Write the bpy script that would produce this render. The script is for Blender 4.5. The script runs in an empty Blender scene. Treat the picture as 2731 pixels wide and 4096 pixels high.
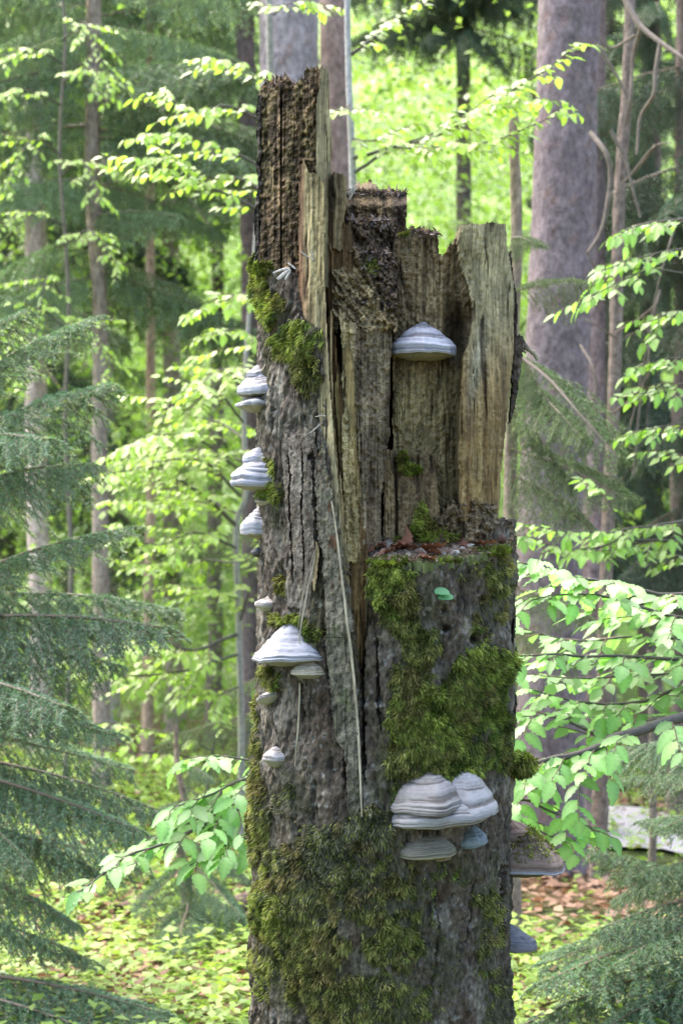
import bpy, math, random
import numpy as np
from mathutils import Vector, Matrix

# ------------------------------------------------------------------ camera, light, exposure
scene = bpy.context.scene
CAMZ = 1.6
TANV = 0.257                       # tan of half the vertical field of view
K = TANV / 2048.0                  # metres per photo pixel per metre of distance
cam_data = bpy.data.cameras.new("camera")
cam = bpy.data.objects.new("camera", cam_data)
scene.collection.objects.link(cam)
cam.location = (0, 0, CAMZ)
cam.rotation_euler = (math.radians(90), 0, 0)
cam_data.sensor_fit = 'VERTICAL'
cam_data.sensor_height = 36.0
cam_data.lens = 18.0 / TANV
cam_data.clip_start = 0.05
cam_data.clip_end = 500.0
cam_data.dof.use_dof = True
cam_data.dof.focus_distance = 4.36
cam_data.dof.aperture_fstop = 5.0
scene.camera = cam

SUN_EL, SUN_AZ = math.radians(56), math.radians(-38)     # azimuth from +Y towards +X
world = bpy.data.worlds.new("World")
scene.world = world
world.use_nodes = True
wn = world.node_tree.nodes
wl = world.node_tree.links
wn.clear()
wo = wn.new('ShaderNodeOutputWorld')
wb = wn.new('ShaderNodeBackground')
sky = wn.new('ShaderNodeTexSky')
sky.sky_type = 'NISHITA'
sky.sun_disc = False
sky.sun_elevation = SUN_EL
sky.sun_rotation = SUN_AZ
sky.air_density = 1.0
sky.dust_density = 4.0
sky.ozone_density = 1.0
wb.inputs['Strength'].default_value = 0.12
wl.new(sky.outputs[0], wb.inputs['Color'])
wl.new(wb.outputs[0], wo.inputs['Surface'])
sun_data = bpy.data.lights.new("sun", 'SUN')
sun_data.energy = 1.5
sun_data.angle = math.radians(85)
sun_data.color = (1.0, 0.96, 0.9)
sun = bpy.data.objects.new("sun", sun_data)
scene.collection.objects.link(sun)
sdir = Vector((math.sin(SUN_AZ) * math.cos(SUN_EL), math.cos(SUN_AZ) * math.cos(SUN_EL), math.sin(SUN_EL)))
sun.rotation_euler = sdir.to_track_quat('Z', 'Y').to_euler()
sun.location = sdir * 30
scene.view_settings.view_transform = 'Standard'
scene.view_settings.look = 'None'
scene.view_settings.gamma = 1.0
scene.view_settings.use_curve_mapping = False
scene.view_settings.exposure = 2.95
scene.cycles.max_bounces = 7
scene.cycles.diffuse_bounces = 4
scene.cycles.transmission_bounces = 4
scene.cycles.use_denoising = True
scene.cycles.denoising_input_passes = 'RGB_ALBEDO_NORMAL'
scene.cycles.denoising_prefilter = 'NONE'

# ------------------------------------------------------------------ helpers
rng = np.random.default_rng(7)
random.seed(7)
COL = scene.collection


def W(px, py, d):
    """photo pixel at distance d -> world point"""
    return np.array([(px - 1365.5) * K * d, d, CAMZ - (py - 2048.0) * K * d])


def proj(P):
    return 1365.5 + P[..., 0] / (K * P[..., 1]), 2048.0 - (P[..., 2] - CAMZ) / (K * P[..., 1])


_perm = rng.permutation(512)
_val = rng.random(512) * 2 - 1


def _h(ix, iy, iz=0):
    return _val[_perm[(_perm[(_perm[ix & 511] + iy) & 511] + iz) & 511]]


def noise2(x, y, seed=0):
    x = np.asarray(x, float); y = np.asarray(y, float)
    x, y = np.broadcast_arrays(x, y)
    ix = np.floor(x).astype(np.int64); iy = np.floor(y).astype(np.int64)
    fx = x - ix; fy = y - iy
    fx = fx * fx * fx * (fx * (fx * 6 - 15) + 10); fy = fy * fy * fy * (fy * (fy * 6 - 15) + 10)
    a = _h(ix, iy, seed); b = _h(ix + 1, iy, seed); c = _h(ix, iy + 1, seed); d = _h(ix + 1, iy + 1, seed)
    return (a * (1 - fx) + b * fx) * (1 - fy) + (c * (1 - fx) + d * fx) * fy


def fbm(x, y, oct=4, seed=0, gain=0.5):
    t = 0; a = 1; s = 0
    for i in range(oct):
        t = t + a * noise2(np.asarray(x) * 2 ** i + 17.3 * i, np.asarray(y) * 2 ** i + 5.1 * i, seed + i)
        s += a; a *= gain
    return t / s


def ridge(x, y, oct=3, seed=0):
    """thin lines where the noise crosses zero: 1 on the line, 0 away from it"""
    return 1 - np.minimum(1, np.abs(fbm(x, y, oct, seed)) * 6)


def sstep(a, b, x):
    t = np.clip((x - a) / (b - a), 0, 1)
    return t * t * (3 - 2 * t)


def mix(a, b, t):
    t = np.asarray(t)[..., None]
    return np.asarray(a) * (1 - t) + np.asarray(b) * t


def mesh_np(name, V, tris=None, quads=None, col=None, mat=None, smooth=False):
    me = bpy.data.meshes.new(name)
    V = np.asarray(V, np.float32).reshape(-1, 3)
    nt = 0 if tris is None else len(tris)
    nq = 0 if quads is None else len(quads)
    loops = []
    if nt: loops.append(np.asarray(tris, np.int32).ravel())
    if nq: loops.append(np.asarray(quads, np.int32).ravel())
    L = np.concatenate(loops)
    me.vertices.add(len(V)); me.vertices.foreach_set('co', V.ravel())
    me.loops.add(len(L)); me.loops.foreach_set('vertex_index', L)
    starts = np.concatenate([np.arange(nt) * 3, nt * 3 + np.arange(nq) * 4]).astype(np.int32)
    me.polygons.add(nt + nq)
    me.polygons.foreach_set('loop_start', starts)
    me.polygons.foreach_set('use_smooth', np.full(nt + nq, smooth, bool))
    me.update(calc_edges=True)
    if col is not None:
        ca = me.color_attributes.new('Col', 'FLOAT_COLOR', 'POINT')
        c = np.ones((len(V), 4), np.float32); c[:, :3] = np.clip(np.asarray(col), 0, 1)
        ca.data.foreach_set('color', c.ravel())
    if mat is not None:
        me.materials.append(mat)
    return me


def obj(name, me, parent=None, label=None, cat=None, group=None, kind=None, mw=None):
    o = bpy.data.objects.new(name, me)
    COL.objects.link(o)
    if parent is not None: o.parent = parent
    if mw is not None: o.matrix_local = mw
    if label: o['label'] = label
    if cat: o['category'] = cat
    if group: o['group'] = group
    if kind: o['kind'] = kind
    return o


def thing(name, label, cat, loc=(0, 0, 0), group=None):
    o = obj(name, None, None, label, cat, group)
    o.location = loc
    o.empty_display_size = 0.1
    return o


def rel(parent, V):
    """world vertices -> local vertices of an unrotated Empty"""
    return np.asarray(V, float) - np.array(parent.location)


def catmull(P, n):
    P = np.asarray(P, float)
    if len(P) == 2:
        t = np.linspace(0, 1, n)[:, None]
        return P[0] * (1 - t) + P[1] * t
    Q = np.vstack([2 * P[0] - P[1], P, 2 * P[-1] - P[-2]])
    seg = len(P) - 1
    out = []
    for t in np.linspace(0, seg - 1e-9, n):
        i = int(t); f = t - i
        a, b, c, d = Q[i:i + 4]
        out.append(0.5 * (2 * b + (c - a) * f + (2 * a - 5 * b + 4 * c - d) * f ** 2 + (3 * b - a - 3 * c + d) * f ** 3))
    return np.array(out)


def tube(P, r, sides=6, flat=1.0):
    """tube along a polyline; r scalar or per-point; returns V, quads"""
    P = np.asarray(P, float); n = len(P)
    r = np.broadcast_to(np.asarray(r, float), (n,))
    T = np.gradient(P, axis=0); T /= np.linalg.norm(T, axis=1)[:, None] + 1e-12
    up = np.array([0, 1, 0.]) if abs(T[0][1]) < 0.8 else np.array([1., 0, 0])
    A = np.cross(T, up); A /= np.linalg.norm(A, axis=1)[:, None] + 1e-12
    B = np.cross(T, A)
    th = np.arange(sides) / sides * 2 * np.pi
    V = P[:, None] + r[:, None, None] * (np.cos(th)[None, :, None] * A[:, None] + flat * np.sin(th)[None, :, None] * B[:, None])
    V = V.reshape(-1, 3)
    i = np.arange(n - 1)[:, None]; j = np.arange(sides)[None]
    q = np.stack([i * sides + j, i * sides + (j + 1) % sides, (i + 1) * sides + (j + 1) % sides, (i + 1) * sides + j], -1).reshape(-1, 4)
    return V, q


class Bag:
    """collects pieces into one mesh"""
    def __init__(s): s.V = []; s.T = []; s.Q = []; s.C = []; s.n = 0
    def add(s, V, tris=None, quads=None, col=(0.5, 0.5, 0.5)):
        V = np.asarray(V).reshape(-1, 3)
        if tris is not None and len(tris): s.T.append(np.asarray(tris) + s.n)
        if quads is not None and len(quads): s.Q.append(np.asarray(quads) + s.n)
        s.V.append(V); s.C.append(np.broadcast_to(np.asarray(col, float), (len(V), 3))); s.n += len(V)
    def mesh(s, name, mat, smooth=False, root=None):
        V = np.vstack(s.V)
        if root is not None: V = rel(root, V)
        return mesh_np(name, V, np.vstack(s.T) if s.T else None, np.vstack(s.Q) if s.Q else None, np.vstack(s.C), mat, smooth)


# ------------------------------------------------------------------ materials
def material(name, rough=0.85, spec=0.25, bump=None, detail=None, transl=0.0, tcol=(1, 1, 1), coord='Object', rand=0.0):
    """vertex colour x procedural grain; bump = [(scale xyz, noise scale, strength, distance)]; detail = (scale xyz, noise scale, lo, hi)"""
    m = bpy.data.materials.new(name); m.use_nodes = True
    N = m.node_tree.nodes; L = m.node_tree.links
    N.clear()
    out = N.new('ShaderNodeOutputMaterial')
    p = N.new('ShaderNodeBsdfPrincipled')
    p.inputs['Roughness'].default_value = rough
    p.inputs['Specular IOR Level'].default_value = spec
    at = N.new('ShaderNodeAttribute'); at.attribute_name = 'Col'
    colsock = at.outputs['Color']
    tc = N.new('ShaderNodeTexCoord')
    def nz(sc, ns, det=5):
        mp = N.new('ShaderNodeMapping'); mp.inputs['Scale'].default_value = sc
        L.new(tc.outputs[coord], mp.inputs['Vector'])
        t = N.new('ShaderNodeTexNoise'); t.inputs['Scale'].default_value = ns; t.inputs['Detail'].default_value = det
        t.inputs['Roughness'].default_value = 0.65
        L.new(mp.outputs[0], t.inputs['Vector'])
        return t.outputs['Fac']
    if detail:
        sc, ns, lo, hi = detail
        mr = N.new('ShaderNodeMapRange'); mr.inputs['From Min'].default_value = 0.3; mr.inputs['From Max'].default_value = 0.7
        mr.inputs['To Min'].default_value = lo; mr.inputs['To Max'].default_value = hi
        L.new(nz(sc, ns), mr.inputs['Value'])
        mx = N.new('ShaderNodeVectorMath'); mx.operation = 'SCALE'
        L.new(colsock, mx.inputs[0]); L.new(mr.outputs[0], mx.inputs['Scale'])
        colsock = mx.outputs[0]
    if rand:
        oi = N.new('ShaderNodeObjectInfo')
        mr = N.new('ShaderNodeMapRange'); mr.inputs['To Min'].default_value = 1 - rand; mr.inputs['To Max'].default_value = 1 + rand
        L.new(oi.outputs['Random'], mr.inputs['Value'])
        mx = N.new('ShaderNodeVectorMath'); mx.operation = 'SCALE'
        L.new(colsock, mx.inputs[0]); L.new(mr.outputs[0], mx.inputs['Scale'])
        colsock = mx.outputs[0]
    L.new(colsock, p.inputs['Base Color'])
    last = None
    for (sc, ns, st, dist) in (bump or []):
        b = N.new('ShaderNodeBump'); b.inputs['Strength'].default_value = st; b.inputs['Distance'].default_value = dist
        L.new(nz(sc, ns), b.inputs['Height'])
        if last: L.new(last, b.inputs['Normal'])
        last = b.outputs[0]
    if last: L.new(last, p.inputs['Normal'])
    if transl > 0:
        t = N.new('ShaderNodeBsdfTranslucent')
        mm = N.new('ShaderNodeVectorMath'); mm.operation = 'MULTIPLY'; mm.inputs[1].default_value = tcol
        L.new(colsock, mm.inputs[0]); L.new(mm.outputs[0], t.inputs['Color'])
        ms = N.new('ShaderNodeMixShader'); ms.inputs[0].default_value = transl
        L.new(p.outputs[0], ms.inputs[1]); L.new(t.outputs[0], ms.inputs[2])
        L.new(ms.outputs[0], out.inputs['Surface'])
    else:
        L.new(p.outputs[0], out.inputs['Surface'])
    return m


M_WOOD = material('rotten_wood', 0.9, 0.2, [((1, 1, 0.12), 160, 0.7, 0.005), ((1, 1, 0.6), 380, 0.5, 0.003)], ((1, 1, 0.12), 120, 0.4, 1.6))
M_BARK = material('beech_bark', 0.85, 0.25, [((1, 1, 0.7), 90, 0.8, 0.007), ((1, 1, 1), 330, 0.7, 0.003)], ((1, 1, 0.55), 95, 0.2, 1.95))
M_MOSS = material('moss', 0.7, 0.2, None, None, 0.25, (1.2, 1.35, 0.8))
M_FUNG = material('fungus_crust', 0.75, 0.3, [((1, 1, 3), 150, 0.25, 0.002)], ((1, 1, 3), 90, 0.85, 1.15))
M_TRUNK = material('spruce_bark', 0.9, 0.2, [((1, 1, 0.6), 60, 0.9, 0.02)], ((1, 1, 0.6), 45, 0.5, 1.5))
M_TWIG = material('twig_bark', 0.85, 0.25, None, ((1, 1, 1), 60, 0.7, 1.3))
M_LEAF = material('fresh_beech_leaf', 0.36, 0.6, None, None, 0.5, (1.08, 1.28, 0.75), rand=0.22)
M_NEEDLE = material('spruce_needle', 0.5, 0.4, None, None, 0.2, (1.2, 1.3, 0.8), rand=0.2)
M_DRY = material('dry_leaf', 0.65, 0.35, None, ((1, 1, 1), 120, 0.7, 1.3), 0.15, (1.2, 1.0, 0.7), rand=0.2)
M_GROUND = material('forest_floor', 0.95, 0.15, [((1, 1, 1), 30, 0.8, 0.03)], ((1, 1, 1), 22, 0.4, 1.6))
M_PATH = material('gravel_path', 0.95, 0.2, [((1, 1, 1), 60, 0.6, 0.01)], ((1, 1, 1), 70, 0.8, 1.2))
M_HERB = material('green_herb', 0.45, 0.4, None, None, 0.4, (1.2, 1.3, 0.7))

# ------------------------------------------------------------------ ground
def ground_z(x, y):
    far = np.clip(np.asarray(y, float) - 19, 0, 60)
    return far * 0.52 + 0.035 * fbm(np.asarray(x) * 0.9, np.asarray(y) * 0.9, 3, 3) * np.clip(np.asarray(y) / 4, 0, 1)


xs = np.concatenate([np.linspace(-160, -13, 16), np.linspace(-12, 12, 190), np.linspace(13, 160, 16)])
ys = np.concatenate([np.linspace(-60, 2, 12), np.linspace(3, 45, 220), np.linspace(46, 160, 20)])
X, Y = np.meshgrid(xs, ys)
Z = ground_z(X, Y)
litter = sstep(-0.15, 0.25, fbm(X * 0.8, Y * 0.8, 3, 11)) * 0.75 + 0.25 * (X > 0.3)
gc = mix((0.13, 0.075, 0.045), (0.055, 0.045, 0.02), fbm(X * 2.5, Y * 2.5, 3, 5) * 0.5 + 0.5)
gc = mix(gc, (0.05, 0.085, 0.02), 1 - np.clip(litter, 0, 1))
hill = sstep(15, 21, Y)
gc = mix(gc, mix((0.08, 0.13, 0.04), (0.24, 0.35, 0.10), sstep(-.3, .35, fbm(X * .9, Y * .9, 4, 15))), hill)
V = np.stack([X, Y, Z], -1).reshape(-1, 3)
ni, nj = X.shape
i, j = np.meshgrid(np.arange(ni - 1), np.arange(nj - 1), indexing='ij')
gq = np.stack([i * nj + j, i * nj + j + 1, (i + 1) * nj + j + 1, (i + 1) * nj + j], -1).reshape(-1, 4)
obj('ground', mesh_np('ground', V, quads=gq, col=gc.reshape(-1, 3), mat=M_GROUND, smooth=True), kind='structure')

# gravel path running off to the right behind the big spruces
pc = catmull([(0.9, 10.4), (1.6, 9.9), (3.0, 9.6), (5.5, 9.6), (9, 10.2)], 60)
pn = np.gradient(pc, axis=0); pn /= np.linalg.norm(pn, axis=1)[:, None]
pn = np.stack([-pn[:, 1], pn[:, 0]], -1)
wv = np.linspace(-0.62, 0.62, 9)
PV = []
for k_, w_ in enumerate(wv):
    e = 1 + 0.12 * noise2(np.arange(60) * 0.5, k_ * 0.0 + (3 if w_ > 0 else 9), 4)
    q = pc + pn * (w_ * e)[:, None]
    PV.append(np.column_stack([q, ground_z(q[:, 0], q[:, 1]) + 0.022 + 0.01 * (1 - abs(w_) / 0.62)]))
PV = np.array(PV)
i, j = np.meshgrid(np.arange(8), np.arange(59), indexing='ij')
pq = np.stack([i * 60 + j, (i + 1) * 60 + j, (i + 1) * 60 + j + 1, i * 60 + j + 1], -1).reshape(-1, 4)
obj('path', mesh_np('path', PV.reshape(-1, 3), quads=pq, col=np.broadcast_to((0.32, 0.295, 0.30), (9 * 60, 3)), mat=M_PATH, smooth=True), kind='structure')

# ------------------------------------------------------------------ the stump: shape functions
CY = 4.60                                        # distance of the stump's axis
EDGE_PY = np.array([0, 1000, 1500, 2000, 2400, 2700, 3000, 3200, 3500, 3800, 4096, 4800])
EDGE_L = np.array([1030, 1010, 1018, 1022, 1030, 1028, 1012, 1005, 1000, 1002, 1005, 960])
EDGE_R = np.array([2050, 2055, 2060, 2058, 2060, 2062, 2060, 2052, 2045, 2036, 2022, 2060])
DED = CY - 0.03


def axis_rad(z):
    py = 2048 - (z - CAMZ) / (K * DED)
    l = (np.interp(py, EDGE_PY, EDGE_L) - 1365.5) * K * DED
    r = (np.interp(py, EDGE_PY, EDGE_R) - 1365.5) * K * DED
    return (l + r) / 2, (r - l) / 2


# moss: (px, py, rx, ry, density, tone)   tone 0 bright green, 1 dark green, 2 brown-olive, 3 grey-olive, 4 yellow
MOSS = {
 'upper_left': [(1030, 1150, 40, 90, .9, 0), (1075, 1240, 65, 65, 1, 0), (1195, 1350, 95, 75, 1, 0), (1225, 1480, 60, 100, .75, 2), (1012, 1080, 14, 90, .8, 0), (1130, 1380, 60, 55, .9, 0)],
 'beside_fungus': [(1068, 1880, 40, 55, .9, 0), (1090, 1960, 38, 50, .9, 0), (1095, 2060, 22, 60, .5, 1)],
 'tufts': [(1120, 2345, 32, 36, 1, 4), (1190, 2475, 65, 22, .9, 0), (1105, 2475, 25, 32, .8, 2), (1255, 2525, 40, 50, .8, 1), (1200, 2700, 25, 30, .2, 1)],
 'under_fungus': [(1075, 2700, 48, 60, .8, 2), (1110, 2710, 30, 50, .7, 1)],
 'left_flank': [(1015, 2950, 24, 200, .8, 2), (1022, 3300, 45, 220, .8, 2), (1060, 3620, 65, 150, 1, 0), (1040, 3860, 40, 120, .7, 0)],
 'ledge_face': [(1560, 2360, 112, 95, 1, 0), (1520, 2300, 60, 50, 1, 0), (1620, 2480, 75, 80, .95, 2), (1680, 2590, 65, 70, .95, 2), (1560, 2460, 50, 50, .6, 1)],
 'main': [(1640, 2740, 90, 110, .8, 2), (1720, 2880, 160, 150, 1, 0), (1890, 2800, 150, 190, .85, 1), (1960, 2650, 115, 90, 1, 0), (1650, 3040, 110, 90, 1, 2), (1830, 3030, 180, 90, 1, 1), (2000, 2950, 60, 160, .8, 1), (1740, 2560, 36, 50, .9, 1), (1840, 2770, 62, 70, .9, 2), (1780, 3110, 130, 40, 1, 0), (2070, 3055, 50, 42, 1, 0), (1590, 3200, 45, 80, .7, 1), (1610, 2930, 60, 100, .7, 1)],
 'right_edge': [(2000, 2340, 60, 120, .7, 2), (1900, 2500, 26, 70, .8, 1), (1960, 2450, 60, 80, .4, 2), (1890, 2290, 60, 60, .35, 2)],
 'lower': [(1390, 3350, 210, 70, .9, 3), (1260, 3500, 200, 170, .75, 3), (1500, 3580, 180, 160, .6, 2), (1210, 3800, 190, 230, .8, 2), (1560, 3790, 130, 90, .9, 2), (1470, 4010, 280, 130, .8, 2), (1600, 3600, 140, 200, .5, 1), (1100, 3480, 90, 120, .7, 2), (1470, 3290, 110, 70, .9, 3), (1150, 3200, 100, 110, .35, 3)],
 'right_low': [(1950, 3700, 60, 220, .6, 2), (1840, 3480, 110, 60, .4, 1), (1990, 4000, 60, 150, .5, 2), (1760, 3850, 90, 150, .3, 1)],
}
ALLM = [e for g in MOSS.values() for e in g]


def moss_field(px, py):
    wx = 26 * fbm(px / 70, py / 70, 3, 31); wy = 30 * fbm(px / 70, py / 70, 3, 37)
    m = np.zeros(np.shape(px))
    for (cx, cy, rx, ry, de, tn) in ALLM:
        d2 = ((px + wx - cx) / rx) ** 2 + ((py + wy - cy) / ry) ** 2
        m = np.maximum(m, de * np.clip(1.35 - d2, 0, 1))
    return m


CRACKS = [  # polyline in photo pixels, half width px, depth m
 ([(1432, 2440), (1440, 2560), (1438, 2680), (1446, 2800), (1450, 3000), (1458, 3150)], 9, .05),
 ([(1420, 2520), (1440, 2620), (1440, 2720)], 16, .08),
 ([(1150, 1790), (1160, 1900), (1155, 2000), (1165, 2150), (1172, 2350)], 4, .014),
 ([(1205, 1760), (1212, 1900), (1205, 2050), (1215, 2200), (1213, 2330)], 4, .014),
 ([(1250, 1790), (1255, 1950), (1262, 2100), (1268, 2260)], 7, .02),
 ([(1295, 2450), (1300, 2600), (1310, 2700), (1330, 2800), (1318, 2900)], 7, .02),
 ([(1355, 2960), (1385, 3010), (1378, 3100), (1390, 3170)], 11, .03),
 ([(1200, 2720), (1203, 2830), (1200, 2900)], 5, .015),
 ([(1500, 2520), (1508, 2680), (1512, 2850), (1528, 2950)], 7, .02),
 ([(1560, 2900), (1580, 3000), (1580, 3150)], 5, .012),
 ([(1085, 1500), (1095, 1650), (1080, 1800)], 6, .015),
 ([(1900, 3500), (1885, 3650), (1870, 3800)], 5, .012),
 ([(2020, 3450), (2010, 3600), (2015, 3750)], 16, .02),
 ([(1745, 3560), (1760, 3700), (1750, 3900)], 5, .012),
 ([(1190, 3300), (1195, 3400), (1190, 3480)], 10, .016),
 ([(1335, 3650), (1340, 3800), (1330, 3900)], 10, .02),
]
HOLES = [(1795, 2515, 11, .04), (1782, 2437, 13, .008), (1900, 2555, 18, .022), (1915, 2490, 14, .016), (1175, 1710, 26, .007), (1240, 1830, 14, .014)]


def crack_field(px, py):
    dep = np.zeros(np.shape(px))
    jx = 5 * fbm(px / 14, py / 14, 2, 71)
    for pts, hw, de in CRACKS:
        p = np.array(pts, float)
        xc = np.interp(py, p[:, 1], p[:, 0])
        t = (py - p[0, 1]) / (p[-1, 1] - p[0, 1])
        ins = np.clip(np.minimum(t, 1 - t) * 8, 0, 1)
        w = hw * (0.75 + 0.45 * noise2(py / 23, hw * 1.7, 8)) * np.sqrt(ins) + 1e-3
        dep = np.maximum(dep, de * ins * np.clip(1.5 - (np.abs(px + jx - xc) / w) ** 2, 0, 1))
    for (hx, hy, hr, de) in HOLES:
        d2 = ((px + 2.2 * jx - hx) ** 2 + ((py + 14 * fbm(px / 11, py / 19, 2, 73) - hy) * 0.75) ** 2) / hr ** 2
        dep = np.maximum(dep, de * np.clip(1.4 - d2, 0, 1))
    return dep


def trunk_r(th, z, px, py, full=False):
    """radius of the bark surface at angle th and height z"""
    cx, R = axis_rad(z)
    s = th * 0.3
    sc = 1000.0
    n = 0.012 * fbm(s / 0.16, z / 0.25, 3, 1) + 0.006 * fbm(s / 0.05, z / 0.12, 3, 2)
    fis = ridge(s / 0.035 + 0.6 * noise2(s / .05, z / .08, 6), z / 0.30, 3, 12) * sstep(-.25, .3, fbm(s / .2, z / .3, 2, 14))
    flake = np.floor((fbm(s / 0.045, z / 0.075, 4, 21) * 0.5 + 0.5) * 7) / 7
    n = n - 0.009 * fis + 0.014 * (flake - 0.5) + 0.007 * fbm(s / 0.012, z / 0.020, 3, 25) - .006 * sstep(.2, .6, fbm(s / .018, z / .05, 3, 27))
    mf = moss_field(px, py) * (np.cos(th) > -0.1)
    ck = crack_field(px, py) * (np.cos(th) > 0)
    n = n + mf * (0.003 + 0.017 * np.clip(fbm(s / 0.036, z / 0.032, 2, 41) + .25, 0, 1)) - ck
    if full:
        return cx, R * 0.995 + n, fis, flake, mf, ck
    return cx, R * 0.995 + n


def trunk_point(px, py):
    """point of the bark surface seen at a photo pixel, with its outward direction"""
    px = np.asarray(px, float); py = np.asarray(py, float)
    d = np.full(px.shape, 4.35)
    for _ in range(6):
        x = (px - 1365.5) * K * d; z = CAMZ - (py - 2048) * K * d
        cx, R = axis_rad(z)
        u = np.clip((x - cx) / R, -0.985, 0.985)
        d = CY - R * np.sqrt(1 - u * u)
    th = np.arcsin(u)
    cx, r = trunk_r(th, z, px, py)
    P = np.stack([cx + r * np.sin(th), CY - r * np.cos(th), z], -1)
    Nn = np.stack([np.sin(th), -np.cos(th), 0 * th], -1)
    return P, Nn


def dcyl(px, py):
    z = CAMZ - (py - 2048) * K * 4.4
    cx, R = axis_rad(z)
    u = np.clip(((px - 1365.5) * K * 4.42 - cx) / R, -1, 1)
    return CY - R * np.sqrt(np.clip(1 - u * u, 0.02, 1))


# where the bark ends at the top
TOPX = [990, 1010, 1040, 1100, 1165, 1178, 1212, 1280, 1296, 1302, 1335, 1368, 1400, 1428, 1446, 1452, 1462, 1472, 1500, 1720, 1800, 1950, 2005, 2015, 2058, 2090]
TOPY = [1050, 1055, 1062, 1082, 1095, 1180, 1265, 1310, 1500, 1740, 1960, 2160, 2430, 2680, 2790, 2700, 2430, 2258, 2250, 2254, 2240, 2216, 2180, 2090, 2078, 2090]

stump = thing('tree_stump', 'tall broken dead beech stump with moss, cracked bark and a splintered top', 'tree stump', (axis_rad(np.array(0.5))[0].item(), CY, 0))

# ---- bark mantle
thf = np.linspace(-1.62, 1.62, 400)
thb = np.linspace(1.62, 2 * np.pi - 1.62, 40)[1:-1]
th = np.concatenate([thf, thb])
zz = np.concatenate([np.linspace(-0.05, 0.36, 10), np.linspace(0.37, 2.19, 720)])
TH, ZZ = np.meshgrid(th, zz)
cx0, R0 = axis_rad(ZZ)
P0 = np.stack([cx0 + R0 * np.sin(TH), CY - R0 * np.cos(TH), ZZ], -1)
px, py = proj(P0)
flare = 0.10 * np.exp(-np.clip(ZZ, 0, 9) / 0.16) * (1 + 0.5 * np.sin(TH * 5 + 1))
cx, r, fis, flake, mf, ck = trunk_r(TH, ZZ, px, py, True)
r = r + flare
P = np.stack([cx + r * np.sin(TH), CY - r * np.cos(TH), ZZ], -1)
sarc = TH * 0.3
top = np.interp(px + 5 * noise2(py / 17, px / 60, 3), TOPX, TOPY) + 12 * fbm(sarc / 0.012, ZZ / 0.06, 2, 51)
keep = py > top
back = np.cos(TH) < -0.02
keep = np.where(back, ZZ < 1.95 + 0.12 * fbm(sarc / 0.08, ZZ * 0, 3, 5) - 0.42 * (np.sin(TH) > -0.25), keep)
# colour
lich = sstep(-0.1, 0.5, fbm(sarc / 0.05, ZZ / 0.09, 4, 61))
c = mix((0.115, 0.10, 0.085), (0.25, 0.245, 0.225), lich)
c = mix(c, (0.085, 0.06, 0.042), sstep(0.15, 0.5, fbm(sarc / 0.07, ZZ / 0.16, 4, 63)) * 0.8)
c = mix(c, (0.10, 0.115, 0.06), sstep(0.1, 0.6, fbm(sarc / 0.09, ZZ / 0.2, 3, 65)) * 0.55)
grey = sstep(3450, 3100, py) * sstep(1330, 1150, px) * sstep(2950, 3080, py)
c = mix(c, (0.30, 0.30, 0.26), grey * 0.6 * (flake))
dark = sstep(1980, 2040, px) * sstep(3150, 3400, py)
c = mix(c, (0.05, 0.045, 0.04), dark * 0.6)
c = mix(c, (0.05, 0.042, 0.035), np.clip(fis * 0.8 * sstep(.3, .9, fis), 0, 1))
c = mix(c, (0.035, 0.026, 0.02), np.clip(ck / 0.012, 0, 1) * 0.85)
c = c * (0.8 + 0.45 * flake)[..., None] * np.array([.86, .76, .63]) * .62
c = mix(c, (0.032, 0.034, 0.012), np.clip(mf * 1.2, 0, 0.85))
pit = sstep(.2, .6, fbm(sarc / .018, ZZ / .05, 3, 27))
c = c * (1 - .55 * pit * (1 - np.clip(mf * 2, 0, 1)))[..., None]
c = mix(c, (.21, .205, .18), sstep(.28, .6, fbm(sarc / .010, ZZ / .013, 3, 67)) * .55 * (1 - np.clip(mf * 2, 0, 1)))
nr, nc = P.shape[:2]


def masked_sheet(P, keep, wrap, col, back_fn, thick_col=None):
    """grid of points with a vertex mask -> verts, quads, colours with a rim extruded by back_fn"""
    nr, nc = P.shape[:2]
    idx = np.arange(nr * nc).reshape(nr, nc)
    nxt = np.roll(idx, -1, 1) if wrap else idx[:, 1:]
    cur = idx if wrap else idx[:, :-1]
    q = np.stack([cur[:-1], nxt[:-1], nxt[1:], cur[1:]], -1).reshape(-1, 4)
    kf = keep.ravel()
    q = q[kf[q].all(1)]
    e = np.concatenate([q[:, [0, 1]], q[:, [1, 2]], q[:, [2, 3]], q[:, [3, 0]]])
    n = nr * nc
    key = e[:, 0].astype(np.int64) * n + e[:, 1]; rkey = e[:, 1].astype(np.int64) * n + e[:, 0]
    b = e[~np.isin(key, rkey)]
    V = P.reshape(-1, 3); C = col.reshape(-1, 3)
    bv = np.unique(b)
    remap = np.full(n, -1); remap[bv] = n + np.arange(len(bv))
    V2 = back_fn(V[bv])
    C2 = C[bv] * 0.8 if thick_col is None else np.broadcast_to(thick_col, (len(bv), 3))
    w = np.stack([b[:, 1], b[:, 0], remap[b[:, 0]], remap[b[:, 1]]], -1)
    V = np.vstack([V, V2]); C = np.vstack([C, C2]); Q = np.vstack([q, w])
    used = np.unique(Q); rm = np.full(len(V), -1); rm[used] = np.arange(len(used))
    return V[used], rm[Q], C[used]


def mantle_back(v):
    cxx, _ = axis_rad(v[:, 2])
    d = v[:, :2] - np.stack([cxx, np.full(len(v), CY)], -1)
    d /= np.linalg.norm(d, axis=1)[:, None]
    o = v.copy(); o[:, :2] -= d * 0.03; o[:, 2] -= 0.004
    return o


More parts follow.
